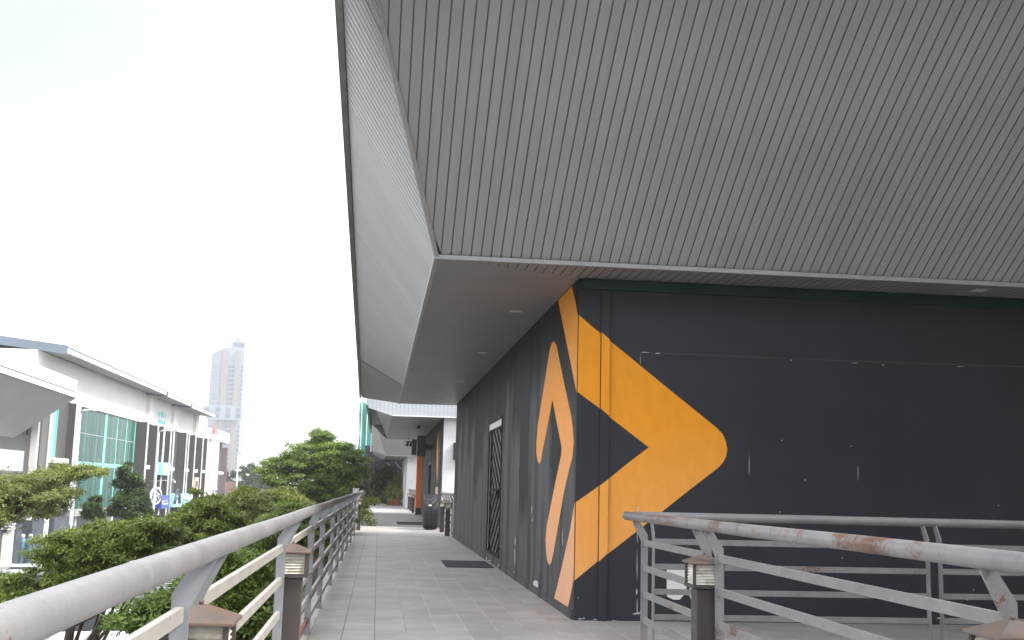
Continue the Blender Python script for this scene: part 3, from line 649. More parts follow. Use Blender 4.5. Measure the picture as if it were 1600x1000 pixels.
w = MB(); w.face([(A3.x, 74, Z3), (9, 74, Z3), (9, 92, Z3), (A3.x, 92, Z3)]); w.build('soffit', 'soffit', b3)
w = MB(); w.box(.41, 73.96, Z3-.03, 9, 74, Z3+.03); w.build('edge_trim', 'trim', b3)
w = MB(); w.box(-.56, 69.3, 3.5, -.47, 69.42, 6.6); w.box(-.56, 69.42, 6.3, -.47, 92, 6.6); w.build('gutter', 'gutter', b3)
w = MB(); w.face([(-.5, 69.4, 6.45), (9, 69.4, 6.45), (9, 92, 6.45), (-.5, 92, 6.45)]); w.build('roof', 'gutter', b3)

# ------------------------------------------------------------------ railings
BARS = (.135, .355, .575, .795, 1.015)
def railing(name, label, axis, fixed, side, posts, runs, a, b, mats, group=None, barm=None, rusty=(), railm=None, railZ=1.235):
    """axis: direction of the run; posts stand at `fixed`, the round handrail leans `side` m off them"""
    P = (lambda u, v, z: (v, u, z)) if axis == 'Y' else (lambda u, v, z: (u, v, z))
    root = thing(name, P((a+b)/2, fixed, 0), label, 'railing', group)
    w = MB(); rv = fixed+side; L = b-a; k = max(2, int(L/1.5))
    pts = [P(a+.012, rv, railZ)]+[P(a+L*i/k, rv, railZ+.0025*math.sin(i*1.7)) for i in range(1, k)]+[P(b, rv, railZ)]
    pp_, rr_ = [P(a, rv, railZ)], [.028]
    for q_ in range(len(pts)):
        if 0 < q_ < len(pts)-1 and q_ % 2 == 0:                # a welded joint every three metres
            c_ = Vector(pts[q_]); t_ = Vector(P(1, 0, 0))
            for d_, e_ in ((-.012, 0), (-.005, .0016), (.005, .0016), (.012, 0)): pp_.append(c_+t_*d_); rr_.append(.0395+e_)
        else: pp_.append(pts[q_]); rr_.append(.0395)
    w.tube(pp_, rr_, 20); w.build('handrail', railm or mats[0], root)
    s = 1 if side > 0 else -1
    for u in posts:
        w = MB(); ring = [(-.03, 0), (.03, 0), (.03, 1.03), (side+.03*s if s > 0 else side+.022, 1.195), (side-.022 if s > 0 else side-.03, 1.215), (-.03, 1.08)] if s > 0 else \
            [(.03, 0), (-.03, 0), (-.03, 1.03), (side-.03, 1.195), (side+.022, 1.215), (.03, 1.08)]
        w.extrude([P(u-.006, fixed+q, z) for q, z in ring], P(.012, 0, 0)); w.build('post', mats[1], root)
    for i, (u0, u1) in enumerate(runs):
        for j, z in enumerate(BARS):
            w = MB(); dz = rng.uniform(-.003, .003)
            w.beam(P(u0+.007, fixed, z+dz), P(u1-.007, fixed, z-dz), .026, .05); w.build('bar', 'rust' if (i, j) in rusty else (barm or mats[1]), root)
    return root
lp = [.15, .40, 3.87, 4.13, 7.80, 8.14, 11.3, 13.6, 16.7, 19.25, 22.05, 25.1, 28.8, 32.6, 36.6, 37.0, 41, 45, 49, 53.5, 58]
lr = [(-3.3, .15), (.40, 3.87), (4.13, 7.80), (8.14, 11.3)]+list(zip(lp[6:14], lp[7:15]))+list(zip(lp[15:-1], lp[16:]))
railing('railing', 'long weathered grey railing along the open left side of the walkway', 'Y', -.63, .08, lp, lr, -3.3, 60, ('rail', 'post_grey'), railm='rail_clean', barm='rail_cream', rusty=((3, 0),), railZ=1.222)
railing('railing', 'grey railing with rusted handrail coming towards the viewer on the right', 'Y', 2.33, -.08, [.1, .35, 3.66, 3.96, 7.50, 7.78, 9.66], [(-3, .1), (.35, 3.66), (3.96, 7.50), (7.78, 9.66)], -3, 10.02, ('rail', 'rail_clean'), railm='rail_rust')
railing('railing', 'grey railing running across in front of the charcoal front wall', 'X', 9.90, .08, [2.47, 5.05, 5.17, 7.75, 7.87], [(2.47, 5.05), (5.17, 7.75), (7.87, 12)], 2.30, 12, ('rail', 'rail'), railm='rail_clean')
railing('railing', 'short grey railing closing the gap before the white end wall', 'Y', 2.33, -.08, [33.5, 35.0, 36.5, 38.0, 39.6], [(33.5, 35), (35, 36.5), (36.5, 38), (38, 39.6)], 33.4, 39.75, ('rail', 'rail'), railm='rail_clean')
railing('railing', 'far short grey railing between orange column and farthest white wall', 'Y', 2.15, -.08, [61, 63, 65, 67, 69, 71, 73, 74.8], list(zip([61, 63, 65, 67, 69, 71, 73], [63, 65, 67, 69, 71, 73, 74.8])), 60.9, 74.95, ('rail', 'rail'), railm='rail')

# ------------------------------------------------------------------ bollard lights
def make_bollard(label):
    o = thing('bollard_light', (0, 0, 0), label, 'bollard light', 'bollard lights along the railings')
    w = MB(); w.cbox((0, 0, .40), (.15, .15, .80), .006); w.build('post', 'brown', o)
    w = MB(); w.cbox((0, 0, .822), (.225, .225, .022)); 
    for sx in (-1, 1):
        for sy in (-1, 1): w.cbox((sx*.1, sy*.1, .903), (.018, .018, .138))
    w.build('lantern_frame', 'brown', o)
    w = MB()
    for k in range(7):
        z = .836+k*.0192
        w.add([(-.098, -.098, z), (.098, -.098, z), (.098, .098, z), (-.098, .098, z), (-.084, -.084, z+.017), (.084, -.084, z+.017), (.084, .084, z+.017), (-.084, .084, z+.017)],
              [(3, 2, 1, 0), (4, 5, 6, 7), (0, 1, 5, 4), (1, 2, 6, 5), (2, 3, 7, 6), (3, 0, 4, 7)])
    w.build('louvre', 'louvre', o)
    w = MB(); r = .126
    w.add([(-r, -r, .973), (r, -r, .973), (r, r, .973), (-r, r, .973), (-r, -r, .985), (r, -r, .985), (r, r, .985), (-r, r, .985), (-.02, -.02, 1.032), (.02, -.02, 1.032), (.02, .02, 1.032), (-.02, .02, 1.032)],
          [(3, 2, 1, 0), (0, 1, 5, 4), (1, 2, 6, 5), (2, 3, 7, 6), (3, 0, 4, 7), (4, 5, 9, 8), (5, 6, 10, 9), (6, 7, 11, 10), (7, 4, 8, 11), (8, 9, 10, 11)])
    w.lathe((0, 0, 1.032), [(.008, -.004), (.008, .005), (.010, .010), (.007, .016), (.002, .018)], 10); w.build('cap', 'capcu', o, .004)
    return o
bl = make_bollard('bollard light with coppery cap at the bottom of the left railing, nearest on that side'); bl.location = (-.582, 4.0, 0)
for loc, lab in (((-.568, 8.02, 0), 'bollard light between two left railing posts, second nearest on that side'),
                 ((2.265, 7.63, 0), 'brown bollard light with cracked lantern beside the corner of the right railing'),
                 ((2.265, 3.83, 0), 'bollard light in the lower right corner of the view, rusty cap only'),
                 ((-.58, 36.8, 0), 'small dark bollard light in the left railing opposite the big tyre'),
                 ((2.12, 33.75, 0), 'brown bollard light touching the end of the charcoal wall'),
                 ((2.12, 36.6, 0), 'brown bollard light between the gap railing and the white end wall'),
                 ((1.98, 62.4, 0), 'tiny far bollard light closest to the orange column'),
                 ((1.98, 66.5, 0), 'tiny far bollard light in the middle of the far gap railing'),
                 ((1.98, 71.0, 0), 'tiny far bollard light nearest the farthest white wall')):
    dup(bl, loc, 0, lab)

# ------------------------------------------------------------------ things on the walkway
w = MB(); w.box(1.30, 20.72, .004, 2.19, 22.5, .016); tag(w.build('doormat', 'mat', None, .004), 'dark rubber doormat lying before the grille door', 'doormat')
w = MB(); w.box(.80, 43.1, .004, 1.86, 46.0, .02); tag(w.build('doormat', 'mat', None, .004), 'far dark doormat beside the black tyre', 'doormat')
ty = thing('tyre', (1.83, 38.6, .615), 'big black tractor tyre standing upright against the end of the dark wall', 'tyre')
w = MB(); w.lathe((1.83, 38.6, .615), [(.30, -.19), (.40, -.24), (.48, -.262), (.535, -.245), (.572, -.195), (.588, -.11), (.593, 0), (.588, .11), (.572, .195), (.535, .245), (.48, .262), (.40, .24), (.30, .19), (.28, 0), (.30, -.19)], 40, 'X'); w.build('carcass', 'rubber', ty)
w = MB()
for k in range(22):
    a = 2*math.pi*k/22
    for s in (-1, 1):
        a2 = a+(math.pi/22 if s > 0 else 0)
        def pp(r, ang, x): return (1.83+x, 38.6+r*math.cos(ang), .615+r*math.sin(ang))
        q = [pp(.545, a2, s*.225), pp(.545, a2+.10, s*.225), pp(.585, a2+.30, s*.02), pp(.585, a2+.20, s*.02)]
        q2 = [pp(.585, a2, s*.222), pp(.585, a2+.10, s*.222), pp(.615, a2+.30, s*.02), pp(.615, a2+.20, s*.02)]
        w.hexa(q+q2)
w.build('tread_lug', 'rubber', ty)
w = MB(); w.box(1.73, 37.985, .80, 1.83, 37.992, .86); w.build('sticker', 'signwhite', ty)

def speaker(name, x, y, z, sx, sy, sz, label):
    o = thing(name, (x, y, z), label, 'loudspeaker', 'loudspeakers on the dark side wall')
    w = MB(); w.cbox((x, y, z), (sx, sy, sz), .03); w.build('cabinet', 'black', o)
    w = MB(); w.box(x-sx/2+.03, y-sy/2-.012, z-sz/2+.04, x+sx/2-.03, y-sy/2-.001, z+sz/2-.04); w.build('grille', 'dark_metal', o)
    w = MB(); w.box(x+sx/2, y-.06, z-.1, 2.249, y+.06, z+.1); w.build('bracket', 'dark_metal', o)
    return o
p = at(658, 697, Y=47); speaker('loudspeaker', p[0], 47, p[2], .36, .42, .86, 'front of two black wall loudspeakers high above the tyre')
p = at(648.5, 699, Y=49.5); speaker('loudspeaker', p[0], 49.5, p[2], .30, .4, .68, 'rear of two black wall loudspeakers, half hidden, above the doormat')
w0 = thing('speaker_box', (2.9, 39.7, 2.3), 'flat black box fixed on the white end wall at its right edge', 'wall box')
p = at(709.5, 705, Y=39.75)
w = MB(); w.box(p[0]-.03, 39.62, p[2]-.3, p[0]+.45, 39.797, p[2]+.3); w.build('housing', 'black', w0, .01); w = MB(); w.box(p[0], 39.612, p[2]-.26, p[0]+.42, 39.619, p[2]+.26); w.build('grille', 'dark_metal', w0)
def spot(px_, py_, y, label, top=ZS, s=1.0):
    p = at(px_, py_, Y=y); o = thing('spotlight', (p[0], y, top), label, 'spotlight', 'spotlights hanging from the far soffit')
    w = MB(); w.tube([(p[0], y, top-.002), (p[0], y, p[2]+.06*s)], .018*s, 8); w.build('stem', 'black', o)
    w = MB(); w.tube([(p[0]+.02, y-.02, p[2]+.10*s), (p[0]-.05*s, y-.04*s, p[2]-.16*s)], [.055*s, .085*s], 12); w.build('lamp_head', 'black', o); return o
spot(655.5, 664, 46, 'single black spotlight hanging alone from the pale soffit')
o = thing('light_track', (1.8, 58, ZS), 'thin black lighting track holding two small spotlights', 'light track')
pa_, pb_ = at(632, 690, Y=58), at(646, 690, Y=58)
w = MB(); w.box(pa_[0], 57.97, pa_[2]-.01, pb_[0], 58.03, pa_[2]+.03); w.build('rail', 'black', o); w = MB(); w.tube([((pa_[0]+pb_[0])/2, 58, pa_[2]+.03), ((pa_[0]+pb_[0])/2, 58, ZS)], .012, 6); w.build('stem', 'black', o)
spot(637, 693, 58, 'left of two small spotlights on the thin track', pa_[2]-.012, .9)
spot(642, 693, 58, 'right of two small spotlights on the thin track', pa_[2]-.012, .9)

# ------------------------------------------------------------------ foliage
def leaf_mesh(name, blobs, n_sprig, leaf, m, parent, seed, up=.65, per=6, width=.42, fill=.45):
    """n_sprig rosettes of small pointed leaves spread over the flattened clumps in blobs (x,y,z,rx,ry,rz)"""
    rg = np.random.default_rng(seed); B = np.array(blobs, float); vol = (B[:, 3]*B[:, 4]*B[:, 5])**(2/3)
    bi = rg.choice(len(B), n_sprig, p=vol/vol.sum())
    d = rg.normal(size=(n_sprig, 3)); d /= np.linalg.norm(d, axis=1)[:, None]; rad = rg.random(n_sprig)**fill*(1+.65*rg.random(n_sprig)**4)
    d[:, 2] = np.where(rg.random(n_sprig) < .62, np.abs(d[:, 2]), d[:, 2])
    c = B[bi, :3]+d*rad[:, None]*B[bi, 3:6]
    tl = rg.normal(scale=.20, size=(len(B), 2)); c[:, 2] += (d[:, 0]*tl[bi, 0]+d[:, 1]*tl[bi, 1])*rad*B[bi, 3]   # each plate tilts its own way
    c += rg.normal(scale=.04, size=c.shape)*B[bi, 3:4]
    V = np.zeros((n_sprig, per, 4, 3)); ang0 = rg.random(n_sprig)*6.283
    nz_ = rg.normal(scale=1.15-up, size=(n_sprig, 3)); nz_[:, 2] = 1; nz_ += d*.5; nz_ /= np.linalg.norm(nz_, axis=1)[:, None]
    t = np.cross(nz_, np.array([.3, .9, .1])); t /= np.linalg.norm(t, axis=1)[:, None]; bt = np.cross(nz_, t)
    for k in range(per):
        a = ang0+k*6.283/per+rg.normal(scale=.3, size=n_sprig); L = leaf*rg.uniform(.7, 1.25, n_sprig)
        ax = t*np.cos(a)[:, None]+bt*np.sin(a)[:, None]; sd = np.cross(nz_, ax); tilt = rg.normal(.05, .4, n_sprig)
        ax2 = ax+nz_*tilt[:, None]; sd2 = sd+nz_*rg.normal(0, .35, n_sprig)[:, None]
        off = c+ax2*(leaf*.15)+nz_*(rg.random(n_sprig)*leaf*.7)[:, None]
        V[:, k, 0] = off; V[:, k, 1] = off+ax2*(L*.6)[:, None]+sd2*(L*width*.5)[:, None]
        V[:, k, 2] = off+ax2*L[:, None]; V[:, k, 3] = off+ax2*(L*.6)[:, None]-sd2*(L*width*.5)[:, None]
    V = V.reshape(-1, 3); nf = len(V)//4; off = wloc(parent); V -= np.array(off)
    me = bpy.data.meshes.new(name); me.vertices.add(len(V)); me.vertices.foreach_set('co', V.ravel())
    me.loops.add(nf*4); me.loops.foreach_set('vertex_index', np.arange(nf*4)); me.polygons.add(nf)
    me.polygons.foreach_set('loop_start', np.arange(nf)*4); me.polygons.foreach_set('loop_total', np.full(nf, 4)); me.update(); me.validate()
    me.materials.append(M[m]); o = bpy.data.objects.new(name, me); COL.objects.link(o); o.parent = parent; return o
def limbs(name, base, top, targets, r, parent, seed):
    rg = random.Random(seed); w = MB(); base = Vector(base); top = Vector(top); pts = [base]
    for i in range(1, 6):
        p = base.lerp(top, i/6)+Vector((rg.uniform(-.12, .12), rg.uniform(-.12, .12), 0)); pts.append(p)
    pts.append(top); w.tube(pts, [r*(1-.11*i) for i in range(len(pts))], 8); tk = w.build('trunk', 'bark', parent)
    w = MB()
    for tgt in targets:
        tgt = Vector(tgt); k = min(len(pts)-1, max(2, int(rg.uniform(.45, 1)*len(pts)))); a = pts[k]
        if a.z > tgt.z: a = pts[max(1, k-2)]
        m1 = a.lerp(tgt, .5)+Vector((rg.uniform(-.15, .15), rg.uniform(-.15, .15), -.12*(tgt-a).length*.5))
        w.tube([a, m1, tgt], [r*.30, r*.17, r*.05], 6, caps=False)
    w.build('limb', 'bark', parent)
def canopy_tree(label, Y, rows, m, leaf, n, seed, hw=17, thick=.24, deep=1.0, group='small-leaved trees below the walkway', name='layered_tree', r0=.14, per=5, lead=None):
    """a tree of flat leafy plates; rows = (height, left, right) of the outline as surveyed in the photo at distance Y,
    turned into real plates spread through a round crown"""
    rg = random.Random(seed); k = Y/FPX; xs = [at(.5*(a+b), y, Y=Y)[0] for y, a, b in rows]; cx = sum(xs)/len(xs); blobs = []
    W_ = max(b-a for _, a, b in rows)*k/2
    for ri, (y, a, b) in enumerate(rows):
        half = (b-a)*k/2; mid = at(.5*(a+b), y, Y=Y); cnt = max(2, int(round((b-a)/(hw*.95))))
        for layer in range(3 if half > .5 else 2):
            for q in range(cnt):
                if rg.random() < .36: continue
                u = (q+.5+rg.uniform(-.5, .5))/cnt*2-1; s_ = hw*k*rg.uniform(.55, 1.35)
                u = max(-1, min(1, u))*max(.2, (half-s_*.8))/max(half, .01)
                dd = deep*max(half, .6)*math.sqrt(max(.08, 1-u*u))*(-.9, .1, .8)[layer]*rg.uniform(.6, 1.0)
                yy_ = Y+dd; z = (mid[2]-EYE)*(yy_/Y)+EYE-abs(u)*.06-s_*.2+rg.uniform(-.5, .5)*hw*k*.8
                blobs.append((mid[0]*(1+.0*dd)+u*half, yy_, z, s_, s_*1.15, s_*thick))
    o = thing(name, (cx, Y, STREET), label, 'tree', group)
    leaf_mesh('crown', blobs, n, leaf, m, o, seed, per=per, up=.72, fill=.5)
    ztop = max(b[2] for b in blobs); zlow = min(b[2] for b in blobs)
    limbs('limb', (cx+(lead or 0), Y, STREET-.05), (cx, Y, zlow+.42*(ztop-zlow)), [b[:3] for b in blobs[::16]], r0, o, seed); return o
canopy_tree('broad yellow-green tree below the walkway, left of the nearest bollard light', 17, [(814, 205, 262), (821, 135, 282), (832, 88, 290), (844, 64, 290), (858, 58, 285), (874, 66, 270), (890, 50, 250), (906, 12, 225), (919, 6, 190), (931, 16, 150)], 'leaf', .060, 15000, 1, 19, deep=.75, lead=-1.4)
canopy_tree('shaded tree seen through the bars of the near left railing', 11.5, [(872, 322, 420), (888, 296, 432), (905, 268, 440), (922, 240, 446), (940, 212, 446), (958, 180, 445), (976, 172, 440), (994, 215, 436), (1015, 230, 430), (1040, 230, 425), (1065, 250, 420)], 'leaf_deep', .056, 13000, 2, 22, deep=.55)
canopy_tree('bushy tree top rising above the left handrail below the blue sign', 23.5, [(770, 306, 332), (779, 296, 350), (790, 288, 368), (801, 270, 384), (812, 258, 392), (824, 250, 392), (838, 240, 385), (852, 232, 370), (866, 236, 350)], 'leaf', .068, 13500, 4, 15, deep=.8)
canopy_tree('light green tree top just above the far stretch of left handrail', 27, [(792, 438, 480), (801, 418, 505), (812, 402, 520), (824, 392, 525), (838, 384, 525), (852, 380, 515), (868, 385, 500), (885, 395, 490), (905, 400, 480)], 'leaf', .066, 11500, 5, 16, deep=.8)
canopy_tree('olive tree top in front of the street lamp and far wood', 33, [(771, 364, 400), (779, 350, 424), (788, 336, 436), (798, 328, 440), (808, 330, 430), (818, 340, 420)], 'leaf_yellow', .076, 11000, 6, 14, deep=.9)
canopy_tree('bright green pointed tree top under the big layered tree', 39, [(762, 428, 452), (769, 414, 468), (777, 402, 480), (786, 394, 488), (796, 392, 490), (806, 400, 488)], 'leaf_yellow', .080, 8500, 7, 13, deep=.9)
canopy_tree('small shaded tree close against the far left railing', 34, [(788, 505, 552), (798, 490, 560), (810, 478, 560), (824, 470, 556), (840, 466, 545), (856, 468, 530)], 'leaf_deep', .072, 8500, 19, 13, deep=.7)
canopy_tree('low leafy tree in front of the parked cars at the left edge', 21, [(905, -30, 30), (918, -45, 45), (932, -50, 50), (946, -40, 30)], 'leaf', .064, 3200, 23, 15, deep=.8)
# the big layered tree at the end of the railing
canopy_tree('large layered green tree towering over the far end of the left railing', 58, [(677, 496, 514), (684, 484, 534), (691, 470, 548), (699, 455, 562), (707, 440, 572), (715, 424, 577), (723, 414, 578), (731, 405, 578), (739, 400, 578), (748, 406, 578), (757, 414, 578), (766, 424, 578), (776, 436, 576), (788, 445, 572)], 'leaf_deep', .115, 26000, 10, 15, thick=.20, deep=.75, group='', r0=.3)
# left spreading branch
o = thing('spreading_tree', (-11.6, 25.5, STREET), 'yellowish spreading tree with brown boughs at the left edge of the view', 'tree'); bl_ = []
rg = random.Random(11)
for px_, py_, s in ((8, 776, .62), (30, 772, .6), (60, 764, .55), (88, 752, .5), (112, 742, .46), (135, 738, .34), (152, 741, .22), (163, 737, .12), (20, 795, .6), (55, 790, .6), (85, 782, .5), (104, 772, .36), (65, 805, .34), (5, 800, .6), (-25, 770, .9), (-50, 790, 1), (45, 752, .4), (75, 742, .36), (98, 733, .3), (-20, 810, .8), (100, 790, .22)):
    y_ = 25.5+rg.uniform(-1.1, 1.1); q = at(px_, py_, Y=y_); bl_.append((q[0], y_, q[2], s*.82, s*1.3, s*.30))
leaf_mesh('crown', bl_, 12000, .062, 'leaf_yellow', o, 11, per=5, up=.72, fill=.5)
w = MB()
q = [at(x_, y_, Y=25.5) for x_, y_ in ((-60, 900), (-25, 840), (5, 808), (40, 797), (75, 785), (110, 768))]
w.tube([(-11.6, 25.5, STREET), tuple(q[0])]+[tuple(p) for p in q[1:]], [.20, .17, .14, .12, .08, .05, .03], 9); w.build('trunk', 'bark', o)
w = MB(); q = [at(x_, y_, Y=25.3) for x_, y_ in ((-10, 822), (6, 800), (10, 790), (2, 778), (-8, 770))]; w.tube([tuple(p) for p in q], [.08, .06, .05, .04, .03], 7)
q = [at(x_, y_, Y=25.6) for x_, y_ in ((20, 803), (45, 790), (70, 768), (95, 750))]; w.tube([tuple(p) for p in q], [.07, .05, .035, .02], 7); w.build('limb', 'bark', o)
# two clipped little trees in front of the glass
def puff_tree(name, y, puffs, label, m, leaf, nn, seed, pole):
    q0 = at(pole[0][0], pole[0][1], Y=y); o = thing(name, (q0[0], y, STREET), label, 'tree'); bl_ = []; rg = random.Random(seed)
    for px_, py_, r_ in puffs:
        q = at(px_, py_, Y=y); s = r_*y/FPX*.72; bl_.append((q[0], y+rg.uniform(-.4, .4), q[2], s, s, s*.6))
    leaf_mesh('crown', bl_, nn, leaf, m, o, seed)
    w = MB(); pts = [at(a, b, Y=y) for a, b in pole]; w.tube([(pts[0][0], y, STREET)]+[tuple(p) for p in pts], [.12]+[.1*(1-.12*i) for i in range(len(pts))], 8); w.build('trunk', 'bark', o); return o
puff_tree('tiered_tree', 62, [(197, 735, 9), (192, 745, 11), (200, 728, 6), (187, 757, 13), (212, 748, 13), (215, 758, 12), (200, 760, 10), (196, 775, 13), (216, 772, 13), (190, 786, 16), (212, 788, 17), (225, 783, 10), (180, 800, 14), (205, 806, 18), (228, 800, 12)], 'tall dark tiered tree in front of the right edge of the teal glass', 'leaf_dark', .15, 3600, 21, [(203, 860), (201, 800), (198, 760), (198, 735)])
puff_tree('clipped_tree', 60, [(146, 784, 10), (142, 794, 11), (151, 795, 11), (146, 806, 14), (138, 805, 9), (155, 806, 9)], 'small round-topped clipped tree below the teal glass wall', 'leaf_dark', .14, 2000, 22, [(146, 850), (146, 815), (146, 785)])

def shrub(name, x, y, z, blobs, label, m, leaf, nn, seed, group=None, cat='shrub'):
    o = thing(name, (x, y, z), label, cat, group)
    leaf_mesh('foliage', [(x+a, y+b, z+c_, r1, r1, r2) for a, b, c_, r1, r2 in blobs], nn, leaf, m, o, seed)
    w = MB(); w.tube([(x, y, z), (x, y, z+blobs[0][2])], [.03, .015], 6); w.build('stem', 'bark', o); return o
shrub('red_flowering_shrub', -14.2, 56, STREET, [(0, 0, 1.6, .9, .8), (.9, .4, 1.3, .8, .6), (-.7, -.3, 1.3, .7, .6)], 'red flowering shrub beneath the clipped tree', 'leaf', .13, 2200, 31)
o = bpy.data.objects['red_flowering_shrub']
w = MB(); rg = random.Random(3)
for k in range(26):
    x_, y_, z_ = -14.2+rg.uniform(-1.0, 1.2), 55.2+rg.uniform(-.5, .3), STREET+rg.uniform(1.4, 3.1); s = rg.uniform(.04, .08)
    w.lathe((x_, y_, z_), [(.01, -s), (s*.8, -s*.4), (s, 0), (s*.7, s*.6), (.01, s)], 6)
w.build('blossom', 'red', o)
# a plant pushing through the far left railing onto the floor
shrub('trailing_plant', -.52, 42, 0, [(.05, 0, .55, .22, .22), (.25, .6, .78, .2, .16), (.1, -1.0, .35, .25, .2), (.3, -.9, .1, .22, .08), (-.05, .9, .7, .25, .25), (.42, 1.4, .82, .2, .1)], 'leafy plant spilling through the far left railing onto the tiles', 'leaf', .11, 260, 33, cat='plant')

# planting, bench and pergola closing the far end of the walkway
def pot(x, y, h, r, label, m, plant):
    o = thing('potted_plant', (x, y, 0), label, 'potted plant', 'potted plants at the far end')
    w = MB(); w.lathe((x, y, 0), [(r*.72, 0), (r, h*.88), (r*1.1, h*.88), (r*1.1, h), (r*.92, h), (r*.9, h*.85)], 16); w.build('pot', m, o)
    if plant == 'strap':
        w = MB(); rg = random.Random(int(x*100))
        for k in range(46):
            a = rg.uniform(0, 6.283); L = rg.uniform(.5, 1.15); sp = rg.uniform(.12, .55); p0 = Vector((x, y, h*.85)); d = Vector((math.cos(a), math.sin(a), 0)); sd = Vector((-d.y, d.x, 0))*.022
            p1 = p0+d*sp*.35+Vector((0, 0, L*.6)); p2 = p0+d*sp+Vector((0, 0, L*rg.uniform(.7, 1)))
            w.face([p0-sd*.6, p0+sd*.6, p1+sd, p1-sd]); w.face([p1-sd, p1+sd, p2])
        w.build('leaf', 'grassy', o)
    else:
        leaf_mesh('foliage', [(x, y, h+.4, .34, .34, .4), (x+.1, y, h+.75, .25, .25, .3)], 320, .10, plant, o, int(x*77)+5)
        w = MB(); w.tube([(x, y, h*.8), (x, y, h+.5)], .015, 6); w.build('stem', 'bark', o)
    return o
for px_, y_, h, r, lab, m, pl in ((608, 84.5, .36, .17, 'orange pot with low leaves, leftmost of the pots by the far wall', 'terracotta', 'leaf'),
                              (614, 83.5, .40, .19, 'terracotta pot with strappy leaves, second from the left at the far end', 'terracotta', 'strap'),
                              (621, 83, .46, .22, 'largest terracotta pot with tall strappy leaves at the far end', 'terracotta', 'strap'),
                              (627.5, 83.5, .42, .19, 'white pot with strappy leaves next to the far white wall', 'white', 'strap'),
                              (631, 84.5, .36, .16, 'small dark pot with leaves, rightmost against the far white wall', 'dark_metal', 'strap')):
    pot(at(px_, 780, Y=y_)[0], y_, h, r, lab, m, pl)
for px_, y_, zt, r, lab, sd, m in ((588, 89.5, 2.5, .6, 'dark bush in front of the screen, next to the pergola post', 41, 'leaf_dark'), (602, 90, 3.0, .8, 'dark tall bush in front of the screen wall', 42, 'leaf_dark'), (619, 87, 2.0, .55, 'feathery light green bush behind the terracotta pots', 43, 'grassy'), (627, 88.5, 2.4, .45, 'green bush squeezed beside the far white wall', 44, 'leaf_deep'), (581, 84, .9, .38, 'low bush behind the end of the left railing', 45, 'leaf_dark')):
    x_ = at(px_, 760, Y=y_)[0]
    shrub('garden_bush', x_, y_, 0, [(0, 0, zt*.55, r*.9, zt*.4), (r*.3, 0, zt*.75, r*.6, zt*.25), (-r*.4, 0, zt*.4, r*.7, zt*.3), (0, 0, .35, r, .35)], lab, m, .16, 900, sd, 'bushes at the far end of the walkway')
x_ = at(598, 770, Y=82)[0]
o = thing('bench', (x_, 82, 0), 'small dark bench standing before the far planting', 'bench')
w = MB(); w.box(x_-.36, 81.8, .66, x_+.36, 82.2, .71); w.build('seat', 'dark_metal', o)
for s in (-1, 1):
    w = MB(); w.beam((x_+s*.32, 81.85, .66), (x_+s*.28, 81.85, 0), .05, .05, (0, 1, 0)); w.beam((x_+s*.32, 82.15, .66), (x_+s*.28, 82.15, 0), .05, .05, (0, 1, 0)); w.build('leg', 'dark_metal', o)
o = thing('pergola', (-.6, 86, 0), 'dark sloping pergola beam on a thin post at the far end', 'pergola')
pA, pB = at(578, 728, Y=86), at(640, 708, Y=86)
w = MB(); w.beam(tuple(pA), tuple(pB), .15, .30); w.beam((pA[0], 86.1, pA[2]), (pA[0], 93, pA[2]+.1), .12, .2); w.build('beam', 'dark_metal', o)
w = MB(); w.box(pA[0]-.07, 85.93, 0, pA[0]+.07, 86.07, pA[2]); w.build('post', 'dark_metal', o)
w = MB(); 
for k in range(7): 
    f = (k+.5)/7; q = Vector(pA).lerp(Vector(pB), f); w.beam((q.x, 86.1, q.z+.02), (q.x, 92.8, q.z+.25), .06, .12)
w.build('rafter', 'dark_metal', o)
o = thing('screen_wall', (.7, 93.2, 0), 'dark mesh screen wall closing the far end of the walkway', 'screen wall')
w = MB(); w.box(-1.2, 93.2, 0, 2.6, 93.3, 4.7); w.build('panel', 'mesh', o)
w = MB()
for k in range(13): w.box(-1.2+k*.31, 93.15, 0, -1.17+k*.31, 93.19, 4.7)
for k in range(14): w.box(-1.2, 93.10, .2+k*.33, 2.6, 93.14, .225+k*.33)
w.build('grid', 'shopdark', o)
w = MB()
for px_, py_, qx, qy in ((596, 714, 612, 730), (602, 712, 618, 742), (618, 722, 630, 735), (590, 735, 600, 745)):
    a_, b_ = at(px_, py_, Y=93), at(qx, qy, Y=93); w.tube([tuple(a_), tuple((a_+b_)/2-np.array([0, 0, .1])), tuple(b_)], .03, 6)
w.build('cable', 'softgrey', o)
# building wrapped in green netting further on
o = thing('netted_building', (0, 112, STREET), 'building site wrapped in green netting behind the far eaves', 'building site')
xa, xb = at(561, 670, Y=112)[0], at(579, 670, Y=112)[0]; zt = at(565, 630, Y=112)[2]
w = MB(); w.box(xa+.5, 113.2, STREET, xb+8, 124, zt-.3); w.build('shell', 'concrete', o)
w = MB(); nx, nzz = 40, 14; vs = []
for j in range(nzz+1):
    for i in range(nx+1):
        x_ = xa+(xb+8-xa)*i/nx; z_ = STREET+(zt-STREET)*j/nzz; vs.append((x_+.06*math.sin(j*1.3), 112+.12*math.sin(i*1.9+j*.4)+.06*math.sin(i*.7-j*1.1), z_+(.15*math.sin(i*1.1) if j == nzz else 0)))
w.add(vs, [(j*(nx+1)+i, j*(nx+1)+i+1, (j+1)*(nx+1)+i+1, (j+1)*(nx+1)+i) for j in range(nzz) for i in range(nx)], True); o2 = w.build('netting', 'net', o)
sd = o2.modifiers.new('thickness', 'SOLIDIFY'); sd.thickness = .02
